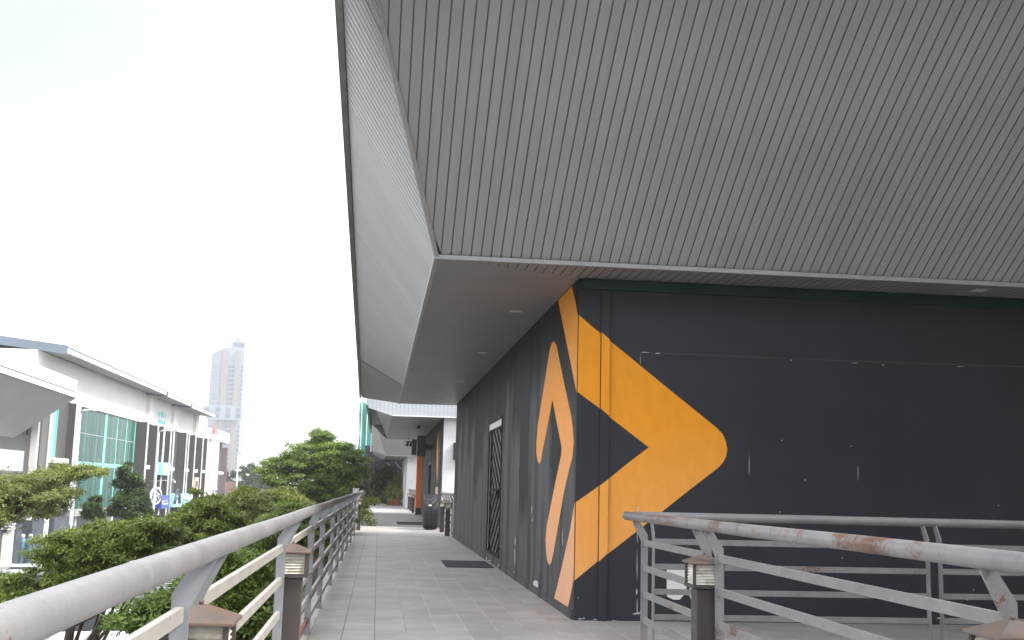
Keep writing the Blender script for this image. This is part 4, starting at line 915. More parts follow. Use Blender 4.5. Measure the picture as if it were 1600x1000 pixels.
for i in range(4):
    w = MB(); x_ = xa+.2+i*.55; w.tube([(x_, 111.8, STREET), (x_, 111.8, zt+.3)], .04, 8); w.build('scaffold_pole', 'pole', o)
# a perched bird-shaped scrap on the rail end and the white box behind it
o = thing('crow', (-.55, 43.2, 1.27), 'black crow perched on the far end of the left handrail', 'bird')
def crow(o):
    x, y, z = -.55, 43.2, 1.272; w = MB()
    w.tube([(x+.02, y, z+.42), (x-.01, y, z+.38), (x-.02, y, z+.32), (x, y, z+.24), (x+.05, y, z+.14), (x+.12, y, z+.03), (x+.2, y, z-.10), (x+.24, y, z-.17)], [.012, .045, .05, .07, .085, .06, .035, .012], 12)
    w.tube([(x+.02, y-.02, z+.10), (x+.015, y-.02, z)], .011, 6); w.tube([(x+.05, y+.02, z+.10), (x+.045, y+.02, z)], .011, 6); w.build('body', 'black', o)
    w = MB(); w.tube([(x-.04, y, z+.385), (x-.115, y, z+.37)], [.018, .004], 8); w.build('beak', 'dark_metal', o)
    w = MB(); w.extrude([(x+.01, y-.085, z+.27), (x+.09, y-.085, z+.18), (x+.18, y-.06, z-.02), (x+.08, y-.085, z+.06)], (0, .012, 0)); w.build('wing', 'black', o)
crow(o)
o = thing('white_box', (-.86, 56, .9), 'small white box standing behind the far end of the left railing', 'box')
q = at(556, 768, Y=56); w = MB(); w.box(q[0]-.14, 56, STREET, q[0]+.14, 56.3, q[2]+.12); w.build('housing', 'white', o)
w = MB(); w.box(q[0]-.17, 55.97, q[2]+.122, q[0]+.17, 56.33, q[2]+.16); w.build('lid', 'white', o)

# ------------------------------------------------------------------ shop row across the street (facade plane X = -24)
XF = -24.0
sh = thing('shop_row', (XF, 120, STREET), 'long cream and taupe shop row with teal glass wall and overhanging roof', 'building')
fy = lambda x, y: at(x, y, X=XF)[1]
fz = lambda x, y: at(x, y, X=XF)[2]
YA, YB = 80.0, 176.0
ZB = 7.17                                         # foot of the white upper wall
zroof = 10.2
w = MB(); w.box(XF-12, YA, STREET, XF, YB, ZB-.01); shw = w.build('wall', 'shopwall', sh)
w = MB(); w.box(XF-12, YA+.01, ZB, XF+.12, YB-18, zroof); w.build('upper_wall', 'shopwhite', sh)
w = MB(); w.box(XF-10, YB-18, ZB, XF+1.1, YB-1, 8.7); w.build('parapet', 'shopwhite', sh)
for y_ in (117.5, 131.5, 147): 
    w = MB(); w.box(XF+.12, y_, ZB, XF+.5, y_+2.2, zroof-.02); w.build('pier', 'shopwhite', sh)
# roof: overhang with blue-grey end and stepped segments
def slab(y0, y1, z0, x1, name='roof'):
    w = MB(); w.hexa([(XF-13, y0, z0+1.6), (x1, y0, z0), (x1, y1, z0-.02), (XF-13, y1, z0+1.58), (XF-13, y0, z0+2.0), (x1, y0, z0+.28), (x1, y1, z0+.26), (XF-13, y1, z0+1.98)])
    r = w.build(name, 'softgrey', sh)
    w = MB(); w.box(x1+.002, y0, z0+.0, x1+.12, y1, z0+.34); w.build('fascia', 'whiteclad', r)
    w = MB(); w.box(x1+.002, y0, z0+.341, x1+.16, y1, z0+.42); w.build('edge_cap', 'bluegrey', r)
    w = MB(); w.hexa([(XF-13, y0-.12, z0+1.5), (x1+.1, y0-.12, z0-.1), (x1+.1, y0-.002, z0-.1), (XF-13, y0-.002, z0+1.5), (XF-13, y0-.12, z0+2.2), (x1+.1, y0-.12, z0+.5), (x1+.1, y0-.002, z0+.5), (XF-13, y0-.002, z0+2.2)]); w.build('end_cap', 'bluegrey', r)
XR = -22.0
c = at(103, 551, X=XR); ra = c[1]; rz = c[2]
yseg = [ra, at(258, 617, X=XR)[1], at(295, 632, X=XR)[1], at(332, 650, X=XR)[1]]
slab(yseg[0], yseg[1], rz, XR); slab(yseg[1]+.2, yseg[2], rz-.15, XR+.15); slab(yseg[2]+.2, yseg[3], rz-.3, XR+.25)
# glass curtain wall
yg0, yg1, zg0, zg1 = fy(113, 700), fy(204, 700), -1.0, 7.05
w = MB(); w.box(XF+.25, yg0, zg0, XF+.30, yg1, zg1); gl = w.build('glass_wall', 'curtain', sh)
w = MB()
for f in (0, .43, .64, .82, 1): w.box(XF+.301, yg0+(yg1-yg0)*f-.14-(.25 if f in (0, .43) else 0), zg0, XF+.325, yg0+(yg1-yg0)*f+.14+(.25 if f in (0, .43) else 0), zg1)
w.box(XF+.301, yg0, 2.4, XF+.335, yg1, 2.75)
w.build('mullion', 'tealframe', gl)
w = MB()
for f in (.1, .2, .3, .53, .73, .91): w.box(XF+.301, yg0+(yg1-yg0)*f-.018, zg0, XF+.307, yg0+(yg1-yg0)*f+.018, zg1)
for z_ in (5.0,): w.box(XF+.301, yg0, z_-.03, XF+.312, yg1, z_+.03)
w.build('glazing_bar', 'softgrey', gl)
w = MB(); w.box(XF+.005, yg0-1.2, zg0-.5, XF+.9, yg1+.6, zg0-.004); w.build('ledge', 'softgrey', sh)
w = MB(); w.box(XF+.005, yg0-.55, zg0, XF+.5, yg0-.31, zg1+.1); w.box(XF+.005, yg0-.3, zg1+.004, XF+.5, yg1+.3, zg1+.11); w.build('glass_surround', 'shopwhite', sh)
# bay left of the glass: pilasters, tall teal window, white ledge
def fin(x, y0z, y1z, depth=1.1, th=.55, m='shopwall', strip=True):
    y_ = fy(x, 720); w = MB(); w.box(XF+.004, y_-th, y0z, XF+depth, y_, y1z); o = w.build('fin', m, sh)
    if strip: w = MB(); w.box(XF+depth+.002, y_-th-.03, y0z, XF+depth+.1, y_-th+.28, y1z); w.build('fin_edge', 'shopwhite', o)
def window(x0, x1, z0, z1, m='dglass', frame='softgrey', bars=1):
    y0, y1 = fy(x0, 720), fy(x1, 720); w = MB(); w.box(XF+.01, y0, z0, XF+.03, y1, z1); o = w.build('window', m, sh)
    w = MB(); w.box(XF+.01, y0-.1, z0-.1, XF+.09, y0, z1+.1); w.box(XF+.01, y1, z0-.1, XF+.09, y1+.1, z1+.1); w.box(XF+.01, y0, z1, XF+.09, y1, z1+.1); w.box(XF+.01, y0, z0-.1, XF+.09, y1, z0)
    for k in range(bars): zz = z0+(z1-z0)*(k+1)/(bars+1); w.box(XF+.031, y0, zz-.06, XF+.09, y1, zz+.06)
    w.build('frame', frame, o)
def ledge(x0, x1, z):
    w = MB(); w.box(XF+.005, fy(x0, 720), z, XF+.95, fy(x1, 720), z+.38); w.build('ledge', 'shopwhite', sh)
fin(66.5, -1, 7.15, .5, .9, 'softgrey'); fin(105, -1, 7.15, .55, .8)
window(67.5, 76, 2.9, 7.0, 'tealpane', 'tealframe', 2); window(77, 82.5, 2.9, 7.0, 'tealpane', 'tealframe', 0); ledge(61, 87, 2.45)
window(64, 73, -.6, 1.8, 'dglass', 'softgrey', 1)
for i, x_ in enumerate((211, 232, 238, 253.5, 276, 283, 290.5, 306, 310.5, 332)):
    fin(x_, STREET+.13, 7.1, 1.05 if i % 2 == 0 else .8, .6)
for x0, x1 in ((211, 218), (238.5, 244.5), (254, 258), (277, 281.5), (291, 296), (308, 312), (333.5, 338)):
    window(x0, x1, 3.0, 6.7, 'dglass', 'softgrey', 1); ledge(x0-1, x1+2, 2.5); window(x0, x1, -.4, 1.8, 'dglass', 'softgrey', 1)
w = MB(); w.box(XF+.006, fy(318, 720), STREET+.13, XF+1.0, fy(329, 720), 7.1); w.build('pier', 'shopwhite', sh)
w = MB(); w.box(XF-.5, YB+.002, STREET+.13, XF+.8, YB+.4, 6.6); w.build('end_wall', pm('mauve_wall', (.20, .15, .16), None, .5, .75), sh)
# ground floor: shutter bay, slate piers, white jambs, dark recesses
def gf(name, x0, x1, z0, z1, d0, d1, m, y=850):
    w = MB(); w.box(XF+d0, fy(x0, y), z0, XF+d1, fy(x1, y), z1); return w.build(name, m, sh)
gf('pier', 12, 20, STREET+.13, -1.6, .004, .5, 'shopblue'); 
gf('roller_shutter', 2, 8.5, STREET+.13, -2.2, .01, .06, 'shutter'); gf('jamb', 8.7, 11.8, STREET+.13, -2.0, .004, .35, 'whiteclad'); gf('lintel', 0, 12, -2.0, -1.5, .004, .4, 'whiteclad')
gf('pier', 31, 50, STREET+.13, -1.5, .004, .7, 'shopblue'); gf('jamb', 50.3, 65, STREET+.13, -1.5, .004, .45, 'whiteclad', 830); gf('pier', 68, 88, STREET+.13, -1.5, .004, .7, 'shopblue', 830)
gf('pier', 92, 105, STREET+.13, -1.5, .004, .5, 'shopblue', 820); gf('shopfront', 117, 160, STREET+.13, -1.7, .004, .04, 'dglass', 820); gf('shopfront', 170, 205, STREET+.13, -1.7, .004, .04, 'dglass', 820)
gf('drain_pipe', 107, 108.5, STREET+.13, -1.5, .3, .5, 'shopwhite', 820)
for k in range(3): gf('aircon_unit', 97+k*68, 101+k*66, -2.6, -1.9, .01, .5, 'whiteclad', 815)

# signs fixed to the row, each a thing of its own
def sign(name, label, x0, x1, y0, y1, depth, m, cat='sign'):
    q0, q1 = at((x0+x1)/2, y0, X=XF+depth), at((x0+x1)/2, y1, X=XF+depth); ya, yb = at(x0, (y0+y1)/2, X=XF+depth)[1], at(x1, (y0+y1)/2, X=XF+depth)[1]
    o = thing(name, (XF+depth, (ya+yb)/2, q1[2]), label, cat); w = MB(); w.box(XF+.06, ya, q1[2], XF+depth, yb, q0[2]); w.build('panel', m, o); return o, ya, yb, q1[2], q0[2], XF+depth
def strokes(parent, ya, yb, z0, z1, x, m, n_, seed, name='lettering'):
    """blurred, unreadable lettering: a row of upright and cross strokes"""
    rg = random.Random(seed); w = MB(); p = (yb-ya)/n_
    for k in range(n_):
        y_ = ya+p*k; h = z1-z0; t = p*.24
        w.box(x, y_+p*.1, z0, x+.04, y_+p*.1+t, z1*1.0-h*rg.choice((0, 0, .2)))
        if rg.random() < .7: w.box(x, y_+p*.6, z0, x+.04, y_+p*.6+t, z1-h*rg.choice((0, .3)))
        zz = z0+h*rg.choice((0, .42, .8)); w.box(x+.001, y_+p*.1+t, zz, x+.039, y_+p*.6, zz+h*.18)
    return w.build(name, m, parent)
o, ya, yb, z0, z1, xx = sign('shop_sign', 'blue shop sign with white lettering beside the gear emblem', 252.5, 266.5, 774, 794, 1.5, 'signblue')
strokes(o, ya+.8, yb-.3, z0+.75, z1-.55, xx+.002, 'signwhite', 6, 1); w = MB(); w.box(xx+.002, ya+.3, z0+.5, xx+.05, ya+.55, z1-.5); w.box(xx+.002, ya+.6, z0+.42, xx+.05, yb-1.0, z0+.55); w.build('bracket_mark', 'signwhite', o)
o, ya, yb, z0, z1, xx = sign('shop_sign', 'teal shop sign with grey roof mark right of the blue sign', 271, 299, 771.5, 791, 1.4, 'signteal')
w = MB(); L = yb-ya
for k, rr in enumerate((.95, .68, .42)):
    pts = [(xx+.03, ya+L*.18+math.cos(a)*rr*2.2, z0+.35+math.sin(a)*rr*1.7) for a in [math.pi*i/8 for i in range(9)]]; w.tube(pts, .09, 6)
w.build('roof_mark', 'signdark', o)
w = MB(); w.box(xx+.002, yb-4, z0+.4, xx+.05, yb-2.8, z1-.4); w.box(xx+.002, yb-2.2, z0+.6, xx+.05, yb-1.2, z1-.6); w.build('lettering', 'signwhite', o)
o, ya, yb, z0, z1, xx = sign('shop_sign', 'pale teal and yellow box sign on the upper floor', 253, 266, 723, 742.5, 1.5, 'signteal')
w = MB(); w.box(xx+.002, ya+.8, z0+.55, xx+.03, yb-1.6, z1-.55); w.build('pale_patch', 'signwhite', o); w = MB(); w.box(xx+.002, yb-1.3, z0+.5, xx+.035, yb-.2, z1-.7); w.build('yellow_patch', 'signyellow', o)
strokes(o, ya+1.0, yb-1.8, z0+.8, z1-1.1, xx+.032, 'signyellow', 5, 7)
o, ya, yb, z0, z1, xx = sign('banner', 'tall narrow teal and yellow banner above the box sign', 253.5, 256.5, 680, 721, .5, 'signteal', 'banner')
w = MB(); w.box(xx+.002, ya+.1, z0+1, xx+.03, yb-.1, z0+2.2); w.box(xx+.002, ya+.1, z0+2.6, xx+.03, yb-.1, z0+3.6); w.build('yellow_patch', 'signyellow', o)
o, ya, yb, z0, z1, xx = sign('banner', 'upright peach banner near the white pier', 304, 310, 746, 770, 1.2, 'signpeach', 'banner')
w = MB(); w.box(xx+.002, ya+.5, z0+.7, xx+.03, yb-.6, z0+1.5); w.build('dark_patch', 'signdark', o); w = MB(); w.box(xx+.002, ya+.5, z0+.2, xx+.03, yb-.6, z0+.5); w.build('red_patch', 'signred', o)
o, ya, yb, z0, z1, xx = sign('shop_sign', 'white shop sign with dark marks at the end of the row', 330, 339, 762, 777, 1.2, 'signwhite')
w = MB(); w.box(xx+.002, ya+1, z0+.7, xx+.03, ya+2.4, z1-.3); w.box(xx+.002, ya+3.6, z0+.7, xx+.03, ya+5.4, z1-.3); w.build('dark_patch', 'signdark', o)
o, ya, yb, z0, z1, xx = sign('shop_sign', 'purple and white upright sign beneath the tiered tree', 184, 196, 802, 822, .7, 'signblue')
strokes(o, ya+.5, yb-.5, z0+.5, z0+.9, xx+.002, 'signwhite', 5, 4); strokes(o, ya+.5, yb-.5, z0+1.3, z0+1.6, xx+.002, 'signpeach', 4, 5)
# lettering fixed straight on the cream wall
def wall_letters(label, x0, x1, y0, y1, m, n_, seed, depth, second=None):
    ya, yb = at(x0, (y0+y1)/2, X=XF+depth)[1], at(x1, (y0+y1)/2, X=XF+depth)[1]; z1_, z0_ = at(x0, y0, X=XF+depth)[2], at(x0, y1, X=XF+depth)[2]
    o = thing('wall_lettering', (XF+depth, ya, z0_), label, 'sign'); strokes(o, ya, yb, z0_, z1_, XF+depth, m, n_, seed)
    if second: strokes(o, ya+.4, yb-.3, z0_-.75, z0_-.35, XF+depth, m, n_+2, seed+1, 'small_lettering')
    return o
wall_letters('teal lettering in two lines on the cream upper wall', 247, 260, 641, 650, 'tealletter', 6, 2, .125, True)
o = wall_letters('red lettering with an upright stroke on the white end parapet', 332, 339.5, 668, 678, 'signred', 4, 3, 1.105)
w = MB(); y_ = at(334, 665, X=XF+1.1)[1]; z_ = at(334, 664, X=XF+1.1)[2]; w.box(XF+1.105, y_, z_-1.2, XF+1.15, y_+.5, z_+.3); w.build('tall_stroke', 'signred', o)
# gear emblem on a round disc
gy, gz = at(244.3, 774.5, X=-22.6)[1], at(244.3, 774.5, X=-22.6)[2]
o = thing('gear_emblem', (-22.6, gy, gz), 'round white sign with a dark gear wheel ring behind a lamp post', 'sign')
w = MB(); w.lathe((-22.7, gy, gz), [(3.0, 0), (3.0, .1)], 28, 'X'); s_ = w.build('disc', 'signwhite', o)
s_.scale = (1, 1, .30/1.0)
w = MB()
for k in range(12):
    a0 = 2*math.pi*k/12; 
    ring = [(-22.59, gy+math.cos(a)*r_*3.0, gz+math.sin(a)*r_*.90) for r_, a in ((.80, a0), (.80, a0+.30), (.66, a0+.36), (.66, a0-.06))]
    w.extrude(ring, (.03, 0, 0))
ro = [(-22.588, gy+math.cos(2*math.pi*k/32)*3.0*.62, gz+math.sin(2*math.pi*k/32)*.90*.62) for k in range(32)]
w.tube(ro+[ro[0]], .09, 6)
for k in range(6):
    a = math.pi*k/3; w.beam((-22.57, gy+math.cos(a)*.5, gz+math.sin(a)*.15), (-22.57, gy+math.cos(a)*1.8, gz+math.sin(a)*.54), .08, .12, (1, 0, 0))
w.build('gear_ring', 'signdark', o)
w = MB(); w.box(XF+1.0, gy-.1, gz-.1, -22.7, gy+.1, gz+.1); w.build('bracket', 'pole', o)

# ------------------------------------------------------------------ neighbouring block with the grey winged eave (left edge)
nb = thing('winged_building', (XF, 66, STREET), 'dark grey building with a big grey winged eave at the left edge', 'building')
XO = -21.2
e0, e1 = at(-60, 563, X=XO), at(118.5, 622.5, X=XO)
dy = (e1-e0)/(e1[1]-e0[1])
e0 = e1+dy*(56-e1[1])
b1_ = at(22, 684, X=XF); b0_ = b1_+np.array([0, 56-b1_[1], 0.0])
w = MB(); w.face([tuple(e0), tuple(e1), tuple(b1_), tuple(b0_)]); w.face([tuple(b0_), tuple(b1_), (XF-1.5, b1_[1], b1_[2]), (XF-1.5, 56, b1_[2])]); w.build('eave', 'softgrey', nb)
w = MB(); E0, E1 = Vector(e0), Vector(e1)
for z0_, z1_, o_ in ((.02, .34, .10), (.46, 1.25, .0)):
    w.hexa([E0+Vector((-.5, 0, z0_)), E0+Vector((o_, 0, z0_)), E1+Vector((o_, 0, z0_)), E1+Vector((-.5, 0, z0_)), E0+Vector((-.5, 0, z1_)), E0+Vector((o_, 0, z1_)), E1+Vector((o_, 0, z1_)), E1+Vector((-.5, 0, z1_))])
w.build('fascia', 'whiteclad', nb)
w = MB(); w.hexa([E0+Vector((-.5, 0, .341)), E0+Vector((.0, 0, .341)), E1+Vector((.0, 0, .341)), E1+Vector((-.5, 0, .341)), E0+Vector((-.5, 0, .459)), E0+Vector((.0, 0, .459)), E1+Vector((.0, 0, .459)), E1+Vector((-.5, 0, .459))]); w.build('shadow_gap', 'shopdark', nb)
w = MB(); w.face([E0+Vector((-.5, 0, 1.25)), E1+Vector((-.5, 0, 1.25)), (XF-9, E1.y, E1.z+1.0), (XF-9, 56, E0.z+1.0)]); w.build('roof', 'whiteclad', nb)
yn = fy(44, 740)
w = MB(); w.box(XF-9, 56, STREET, XF-.003, yn, b1_[2]+.3); w.hexa([(XF-9, 56, b1_[2]), (XF-.1, 56, b1_[2]), (XF-.1, yn, b1_[2]), (XF-9, yn, b1_[2]), (XF-9, 56, E0.z+.9), (XF-.1, 56, E0.z+.9), (XF-.1, yn, E1.z+.9), (XF-9, yn, E1.z+.9)]); w.build('wall', 'shopdark', nb)
w = MB(); w.box(XF+.0, fy(43, 740), STREET+.13, XF+.45, fy(45.5, 740), 6.9); w.build('corner_strip', 'shopwhite', nb)
o, ya, yb, z0, z1, xx = sign('blank_signboard', 'blank pale grey signboard box on the dark wall at the left edge', -30, 37, 701.5, 735, 1.1, 'panelwhite')
w = MB(); w.box(XF+.06, ya, z0-.22, xx+.05, yb-.2, z0-.10); w.build('bottom_rail', 'dark_metal', o)
q = at(18, 752, X=XF+.7); w = MB(); w.box(XF+.01, 58, q[2]-.14, XF+.7, fy(35, 752), q[2]+.14); w.build('ledge', 'shopwhite', nb)
w = MB(); w.box(XF+.01, 58, 1.3, XF+.04, fy(30, 760), 3.0); w.build('window', 'dglass', nb)

# two blue filter tanks on the pavement
def tank(px_, label):
    y_ = 79.0; x_ = at(px_, 870, Y=y_)[0]; b_ = STREET+.13; o = thing('filter_tank', (x_, y_, b_), label, 'tank', 'blue filter tanks on the pavement')
    w = MB(); w.lathe((x_, y_, b_), [(.27, 0), (.30, .05), (.30, 1.45), (.26, 1.6), (.12, 1.72)], 18); w.build('cylinder', 'tankblue', o)
    w = MB(); w.lathe((x_, y_, b_), [(.11, 1.72), (.13, 1.76), (.13, 1.9), (.08, 1.96)], 14); w.build('valve_head', 'shopwhite', o)
tank(33, 'left of two tall blue filter tanks beside the roller shutter'); tank(45, 'right of two tall blue filter tanks beside the roller shutter')

# ------------------------------------------------------------------ street lamps
def lamp(px_, ytop, y_, label, arm, r=.09):
    q = at(px_, ytop, Y=y_); o = thing('street_lamp', (q[0], y_, STREET), label, 'street lamp', 'street lamps along the road')
    w = MB(); w.tube([(q[0], y_, STREET), (q[0], y_, STREET+.8), (q[0], y_, STREET+.82), (q[0], y_, q[2]-.1)], [r*1.4, r*1.35, r, r*.6], 10); w.build('pole', 'pole', o)
    w = MB(); w.tube([(q[0], y_, q[2]-.15), (q[0]+arm*.3, y_, q[2]), (q[0]+arm, y_, q[2]+.06)], [r*.55, r*.5, r*.45], 8); a = w.build('arm', 'pole', o)
    w = MB(); w.hexa([(q[0]+arm, y_-.12, q[2]+.0), (q[0]+arm*1.75, y_-.12, q[2]+.03), (q[0]+arm*1.75, y_+.12, q[2]+.03), (q[0]+arm, y_+.12, q[2]+.0), (q[0]+arm, y_-.09, q[2]+.12), (q[0]+arm*1.7, y_-.06, q[2]+.1), (q[0]+arm*1.7, y_+.06, q[2]+.1), (q[0]+arm, y_+.09, q[2]+.12)]); w.build('lamp_head', 'shopwhite', a)
lamp(125.5, 641, 63, 'pale street lamp in front of the teal glass wall', .7, .13)
lamp(248.5, 673, 100, 'street lamp rising in front of the gear emblem', .8, .13)
lamp(372.5, 707, 150, 'solitary street lamp standing clear against the sky', .9, .16)
o = thing('camera_mast', (at(272, 700, Y=105)[0], 105, STREET), 'thin mast with a crossbar and round lamp before the shop row', 'mast')
q = at(272.5, 672, Y=105); w = MB(); w.tube([(q[0], 105, STREET), (q[0], 105, q[2])], [.11, .06], 8); w.build('pole', 'pole', o)
a_, b_ = at(234, 752, Y=105), at(272, 750, Y=105); w = MB(); w.tube([tuple(a_), tuple(b_)], .035, 6); w.build('crossbar', 'pole', o)
q = at(257, 753, Y=105); w = MB(); w.cbox((q[0], 104.9, q[2]), (.22, .3, .2), .03); w.build('camera_box', 'black', o)
q = at(272.5, 753, Y=104.9); w = MB(); w.lathe((q[0], 104.9, q[2]), [(.02, -.11), (.09, -.07), (.11, 0), (.09, .07), (.02, .11)], 12); w.build('globe', 'signwhite', o)

# ------------------------------------------------------------------ cars
def make_car(label, paint):
    o = thing('parked_car', (0, 0, 0), label, 'car', 'cars parked below the walkway')
    secs = [(-2.15, .45, .62, .70), (-2.1, .32, .86, .82), (-1.5, .25, .98, .88), (-.4, .22, .97, .90), (.9, .22, .95, .90), (1.6, .25, .86, .88), (2.05, .32, .74, .80), (2.15, .42, .60, .66)]
    w = MB(); ring = []
    for y, z0, z1, hw in secs:
        ring.append([(-hw*.86, y, z0), (hw*.86, y, z0), (hw, y, z0+.18), (hw, y, z1-.14), (hw*.92, y, z1), (-hw*.92, y, z1), (-hw, y, z1-.14), (-hw, y, z0+.18)])
    vs = [p for r_ in ring for p in r_]; fs = [tuple(range(8))[::-1], tuple(range(len(vs)-8, len(vs)))]
    for i in range(len(ring)-1): fs += [(i*8+k, i*8+(k+1) % 8, i*8+8+(k+1) % 8, i*8+8+k) for k in range(8)]
    w.add(vs, fs, True); b = w.build('body', paint, o, .04)
    cab = [(-1.85, .93, .78, .0), (-1.35, 1.42, .64, 0), (-.9, 1.5, .62, 0), (.1, 1.48, .62, 0), (.55, 1.38, .64, 0), (1.25, .92, .78, 0)]
    w = MB(); vs = []; 
    for y, z, hw, _ in cab: vs += [(-hw-.08, y, .9), (-hw, y, z), (hw, y, z), (hw+.08, y, .9)]
    fs = [(0, 1, 2, 3)]+[(i*4+k, i*4+k+1, i*4+5+k, i*4+4+k) for i in range(5) for k in range(3)]+[(20, 21, 22, 23)]
    w.add(vs, fs, True); w.build('window', 'carglass', o)
    w = MB(); vs = [(-.62, -1.32, 1.435), (.62, -1.32, 1.435), (.63, -.9, 1.515), (.63, .1, 1.495), (.62, .5, 1.41), (-.62, .5, 1.41), (-.63, .1, 1.495), (-.63, -.9, 1.515)]
    w.add(vs+[(x, y, z+.03) for x, y, z in vs], [tuple(range(8))[::-1], tuple(range(8, 16))]+[(i, (i+1) % 8, 8+(i+1) % 8, 8+i) for i in range(8)]); w.build('roof', paint, o)
    for sx in (-1, 1):
        for y in (-1.32, 1.35):
            w = MB(); w.lathe((sx*.80, y, .33), [(.2, -.1), (.31, -.1), (.33, -.06), (.33, .06), (.31, .1), (.2, .1)], 20, 'X'); h = w.build('wheel', 'rubber', o)
            w = MB(); w.lathe((sx*.80, y, .33), [(.19, -.105), (.20, 0), (.19, .105)], 14, 'X'); w.build('rim', 'rim', h)
        w = MB(); w.box(sx*.52-.17, -2.17, .62, sx*.52+.17, -2.02, .80); w.build('tail_lamp', 'tail', o)
        w = MB(); w.box(sx*.50-.18, 1.98, .56, sx*.50+.18, 2.13, .70); w.build('headlight', 'head', o)
        w = MB(); w.cbox((sx*.98, .85, .98), (.18, .12, .13), .02); w.build('mirror', paint, o)
    w = MB(); w.box(-.26, -2.175, .50, .26, -2.15, .61); w.build('number_plate', 'black', o)
    return o
def repaint(o, mname):
    for ch in o.children:
        if ch.name.split('.')[0] in ('body', 'roof', 'mirror'):
            ch.data = ch.data.copy(); ch.data.materials[0] = M[mname]
def place(px_, py_, z, rot):
    p = at(px_, py_, Z=STREET+z); return (p[0], p[1], STREET), rot
c0 = make_car('white car tucked under the near foliage below the left handrail', 'carwhite')
c0.location, rz_ = place(128, 985, .9, R(100)); c0.rotation_euler.z = rz_
for (px_, py_, z, rot), lab, m in (((195, 985, .9, R(95)), 'white car beside another under the trees, closer to the bollard light', 'carwhite'),
                                   ((4, 912, .9, R(60)), 'dark and white car cut off by the left edge of the view', 'carwhite'),
                                   ((40, 884, 1.4, R(12)), 'white car roof showing behind leaves below the blue tanks', 'carwhite'),
                                   ((-8, 897, 1.2, R(10)), 'silver car at the left edge behind the leaves', 'carsilver'),
                                   ((60, 907, 1.2, R(85)), 'silver white car seen in gaps of the yellow-green tree', 'carsilver'),
                                   ((390, 803, 1.2, R(5)), 'far white car glimpsed between the tree tops', 'carwhite'),
                                   ((94, 890, 1.3, R(85)), 'black car hidden behind the yellow-green tree', 'carblack')):
    d = dup(c0, *place(px_, py_, z, rot), label=lab); 
    if m != 'carwhite': repaint(d, m)

# ------------------------------------------------------------------ distance: tower, houses, wood
tx0, tx1 = at(319, 640, Y=800)[0], at(379, 560, Y=800)[0]
tw = thing('apartment_tower', ((tx0+tx1)/2, 800, STREET), 'tall pale apartment tower fading in haze on the horizon', 'tower')
TT = at(350, 545, Y=800)[2]; TB = STREET
xw = lambda px_: at(px_, 640, Y=800)[0]
w = MB(); x0, x1, x2, x3, x4 = xw(319), xw(340), xw(356), xw(366), xw(376)
w.hexa([(x0, 818, TB), (x1, 800, TB), (x1+2, 815, TB), (x0+2, 830, TB), (x0, 818, TT-2), (x1, 800, TT), (x1+2, 815, TT), (x0+2, 830, TT-2)]); w.box(x1+.01, 802, TB, x4, 824, TT+1.5); w.build('shaft', 'towerwhite', tw)
w = MB(); w.box(xw(341.5), 800.5, TB, xw(351), 801.99, TT-1); w.build('blank_panel', 'towergrey', tw)
w = MB(); w.box(xw(362.5), 800.5, TB, xw(371.5), 801.99, TT-1); w.build('blank_panel', 'towergrey', tw)
w = MB(); w.box(x2-1, 806, TT+1.5, x4-1, 820, TT+6.5); w.build('crown_block', 'towerwhite', tw)
w = MB(); w.box(x2+1, 808, TT+6.5, x4-4, 818, TT+9.5); w.build('plant_room', 'towerwhite', tw)
w = MB(); zb = at(350, 645, Y=800)[2]; w.box(x0-.6, 798.6, zb-5, x4+1, 800.4, zb+5); w.build('refuge_floor', 'towerwhite', tw)
for k in range(5):
    w = MB(); xx_ = xw(357)+k*1.65; w.box(xx_, 805.6, TT+2.6, xx_+1.1, 805.98, TT+5.4); w.build('window', 'towerglass', tw)
fh = 3.25; nfl = int((TT-8)/fh); cnt = 0; rest = MB()
def tower_window(x, y, z, wd, dx=1.0, dyv=0.0):
    global cnt
    mb = MB() if cnt < 100 else rest
    a = Vector((x, y, z)); b = a+Vector((dx*wd, dyv*wd, 0)); nn = Vector((dyv, -dx, 0))*.25
    mb.hexa([a+nn, b+nn, b, a, a+nn+Vector((0, 0, 1.7)), b+nn+Vector((0, 0, 1.7)), b+Vector((0, 0, 1.7)), a+Vector((0, 0, 1.7))])
    if cnt < 100: mb.build('window', 'towerglass', tw)
    cnt += 1
for kf in range(nfl-1, 2, -1):
    z = kf*fh
    if abs(z+1-zb) < 6: continue
    tower_window(xw(351.8), 801.98, z, 1.9); tower_window(xw(357), 801.98, z, 2.0)
    tower_window(xw(372.6), 801.98, z, 1.4)
    L = math.hypot(x1-x0, 18); dx_, dy_ = (x1-x0)/L, -18/L
    for q_ in (.10, .36, .60, .84): tower_window(x0+(x1-x0)*q_, 818-18*q_, z, 1.7, dx_, dy_)
if rest.f: tag(rest.build('window_grid', 'towerglass', tw), kind='stuff')
for k in range(4): 
    w = MB(); xx_ = x0+1+k*(x4-x0-4)/3; w.box(xx_, 798.3, zb-3.5, xx_+3.2, 798.58, zb-.6); w.box(xx_, 798.3, zb+.4, xx_+3.2, 798.58, zb+3.4); w.build('opening', 'towerglass', tw)
for k in range(nfl-1, 2, -2):
    pass
